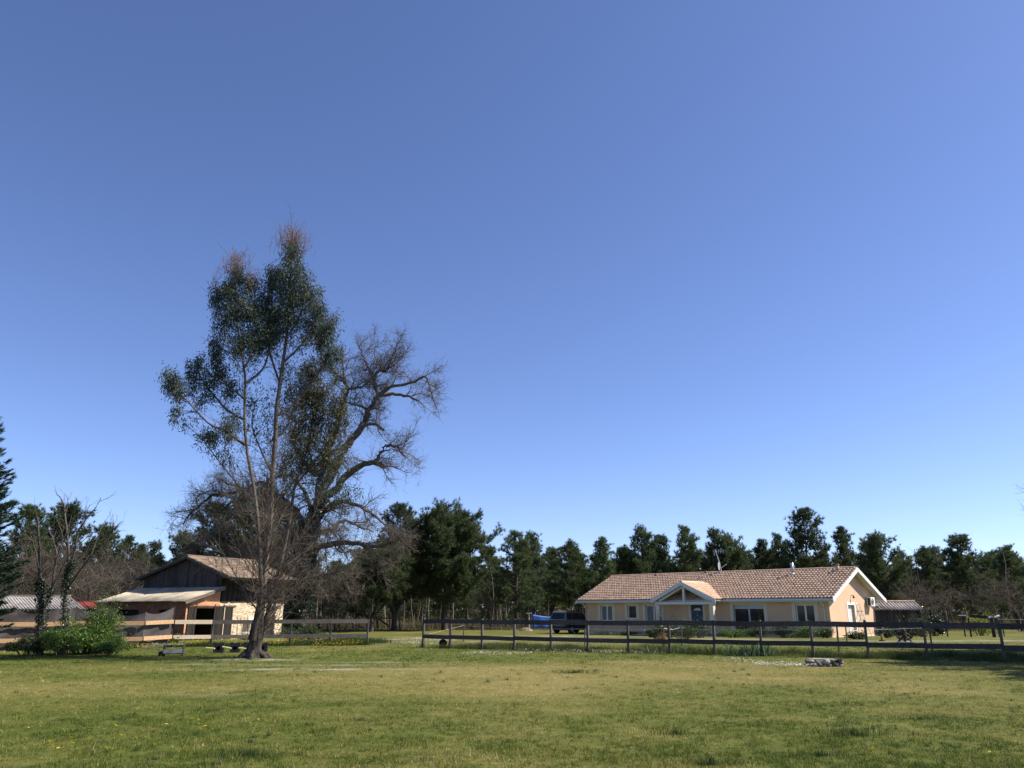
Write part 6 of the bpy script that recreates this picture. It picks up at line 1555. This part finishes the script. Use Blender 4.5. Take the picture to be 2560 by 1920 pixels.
bush('dry_shrub', 1660, 1617, .30, .25, .75, 'dried orange brown shrub behind the dark fence', 'shrub', m_dry, 700, (.05, .10), None, 40, 6, 3)
bush('yellow_green_shrub', 2450, 1580, 1.6, 1.2, 1.9, 'bright yellow green shrub behind the paddock gate', 'shrub', m_yellow, 3600, (.07, .14), 62.0, 41, 10, 8)
bush('dark_shrub', 2332, 1575, 1.1, 1.0, 2.1, 'dark green conical shrub right of the plank shed', 'shrub', m_ivy, 4200, (.08, .15), 61.0, 42, 9, 6)
bush('yellow_shrub', 2302, 1580, 1.0, .8, 1.6, 'yellowish thin shrub at the right corner of the plank shed', 'shrub', m_shrub, 1000, (.06, .11), 57.0, 43, 8, 14)
bush('brown_shrub', 2270, 1580, 1.4, .8, 1.3, 'brown twiggy shrub in front of the plank shed', 'shrub', m_shrub, 900, (.06, .10), 58.0, 44, 9, 30)
bush('gorse_bush', 1410, 1560, 1.3, 1.0, 2.3, 'yellow flowering bush behind the parked car', 'bush', m_gorse, 1500, (.08, .15), 86.0, 45, 8, 10)
bush('climbing_rose', 1905, 1580, .35, .25, 2.0, 'tall yellowish green climber beside the sliding window', 'climber', m_yellow, 700, (.05, .10), 59.5, 46, 8, 5)
bush('climbing_rose', 1883, 1580, .35, .3, 1.35, 'shorter yellowish climber in front of the sliding window', 'climber', m_yellow, 450, (.05, .10), 58.5, 47, 6, 4)
bush('dark_potted_shrub', 1960, 1580, .55, .4, 1.35, 'small dark shrub against the wall left of the right hand window', 'shrub', m_ivy, 700, (.06, .11), 58.6, 48, 6, 5)
bush('corner_weeds', 2145, 1596, .8, .5, .45, 'green weeds at the foot of the sunlit gable', 'weeds', m_shrub, 1100, (.06, .13), None, 49, 8, 12)
bush('shed_weeds', 2215, 1592, .8, .5, .8, 'weeds in front of the plank shed and machine', 'weeds', m_shrub, 900, (.06, .12), 54.0, 50, 8, 14)
bush('pillar_vine', 1651, 1560, .28, .25, 2.3, 'vine climbing the left porch pillar', 'climber', m_shrub, 1200, (.05, .10), 0 or (HO - HV * (PD + .2) + HU * (xm - hw + .42))[1], 51, 9, 5)
bush('wall_weeds', 1540, 1586, 2.2, .4, .40, 'dark weeds along the foot of the left house wall', 'weeds', m_shrub, 1400, (.06, .11), 64.5, 52, 10, 14)
# irises: fans of sword leaves
def iris(px, py, n, h, lab, seed, rx=.4):
    rng = np.random.default_rng(seed); x, y = gpt(px, py); e = empty('iris_clump', (x, y, g1(x, y))); tag(e, lab, 'iris', 'iris clumps behind the dark fence')
    V, T = [], []
    for k in range(n):
        bx, by = rng.normal(0, rx * .5), rng.normal(0, .16); a = rng.uniform(0, 6.28); ln = h * rng.uniform(.6, 1.15); lx, ly = rng.normal(0, .28), rng.normal(0, .2); w = rng.uniform(.028, .045); px_, py_ = math.cos(a) * w / 2, math.sin(a) * w / 2; b = len(V)
        for t, ww in ((0, 1), (.4, 1.05), (.75, .8), (1, .03)):
            cx_, cy_, cz_ = bx + lx * ln * t ** 1.6, by + ly * ln * t ** 1.6, ln * t - .02 - .25 * abs(lx) * ln * t ** 3
            V += [(cx_ - px_ * ww, cy_ - py_ * ww, cz_), (cx_ + px_ * ww, cy_ + py_ * ww, cz_)]
        for q in range(3): T.append([b + 2 * q, b + 2 * q + 1, b + 2 * q + 3, b + 2 * q + 2])
    mobj('blades', np_mesh('iris_blades', np.array(V), np.array(T), np.repeat(rng.uniform(0, 1, n), 3)), m_iris, e)['kind'] = 'stuff'
iris(1852, 1640, 60, .50, 'large iris clump left of a fence post below the sliding window', 1, .7); iris(1898, 1641, 60, .52, 'large iris clump against a fence post, right half of the biggest patch', 2, .55)
iris(1755, 1634, 22, .34, 'thin iris clump left of the big iris patch', 3, .5); iris(1708, 1634, 12, .32, 'small iris clump right of the dried orange shrub', 4, .3); iris(1640, 1632, 18, .32, 'iris clump left of the dried orange shrub', 5, .4); iris(1608, 1630, 8, .32, 'few iris leaves, leftmost of the iris clumps', 6, .2); iris(1775, 1635, 9, .28, 'few low iris leaves next to the big iris patch', 7, .25)

# ------------------------------------------------------------------ trees just outside the right edge: twigs reach in, shade falls across the lawn
def edge_tree():
    rng = np.random.default_rng(66); x, y = 26.0, 32.6; base = np.array([x, y, g1(x, y)]); e = empty('bare_edge_tree', base); tag(e, 'leafless tree at the right edge with twigs reaching into the sky', 'bare tree'); wd = Wood()
    wd.tube(smooth_path([[0, 0, -.2], [.1, 0, 2], [0, .1, 4], [.1, 0, 6.5], [0, 0, 9]], 3), .22, .05, 8, .3)
    for z, az, L in ((2.4, 2.9, 2.2), (3.2, 3.3, 2.8), (4.2, 2.7, 2.6), (5.2, 3.4, 2.4), (6.2, 3.0, 2.2), (3.5, .3, 3), (4.5, 1.3, 2.6), (5.5, 5, 2.6), (7, 2.3, 2), (6.6, 4.2, 2), (3, 4.6, 2.6)):
        grow(wd, rng, np.array([0, 0, z]), unit(np.array([math.cos(az), math.sin(az), .35])), L, .06, 1, dict(seg=.5, wander=.14, up=.06, lev=3, n=(0, 6, 4)))
    tw = Wood(); p1 = tw.children(wd.segs(), 900, .3, .9, .010, (.5, 1), .15, rng); tw.children(p1, 1800, .15, .4, .0065, (.5, 1), .1, rng)
    mobj('limbs', wd.mesh('edge_wood'), m_twigg, e); mobj('twigs', tw.mesh('edge_twigs'), m_twigg, e)
edge_tree()
for (x, y, h, v, lab) in ((29.2, 33.2, 13.0, 4, 'pine outside the right edge that shades the fence end'), (28.3, 29.6, 14.0, 3, 'pine outside the right edge that shades the lawn corner'), (26.0, 26.3, 12.0, 4, 'pine just outside the right edge, before the fence'), (23.0, 22.9, 9.0, 6, 'nearest pine outside the right edge')):
    e = empty('pine_tree', (x, y, g1(x, y)), 1.0 + x, (h / 10 * 1.15, h / 10 * 1.15, h / 10)); tag(e, lab, 'pine tree', 'pines beyond the right edge'); mobj('trunk', PV[v][0], None, e); mobj('crown', PV[v][1], None, e)
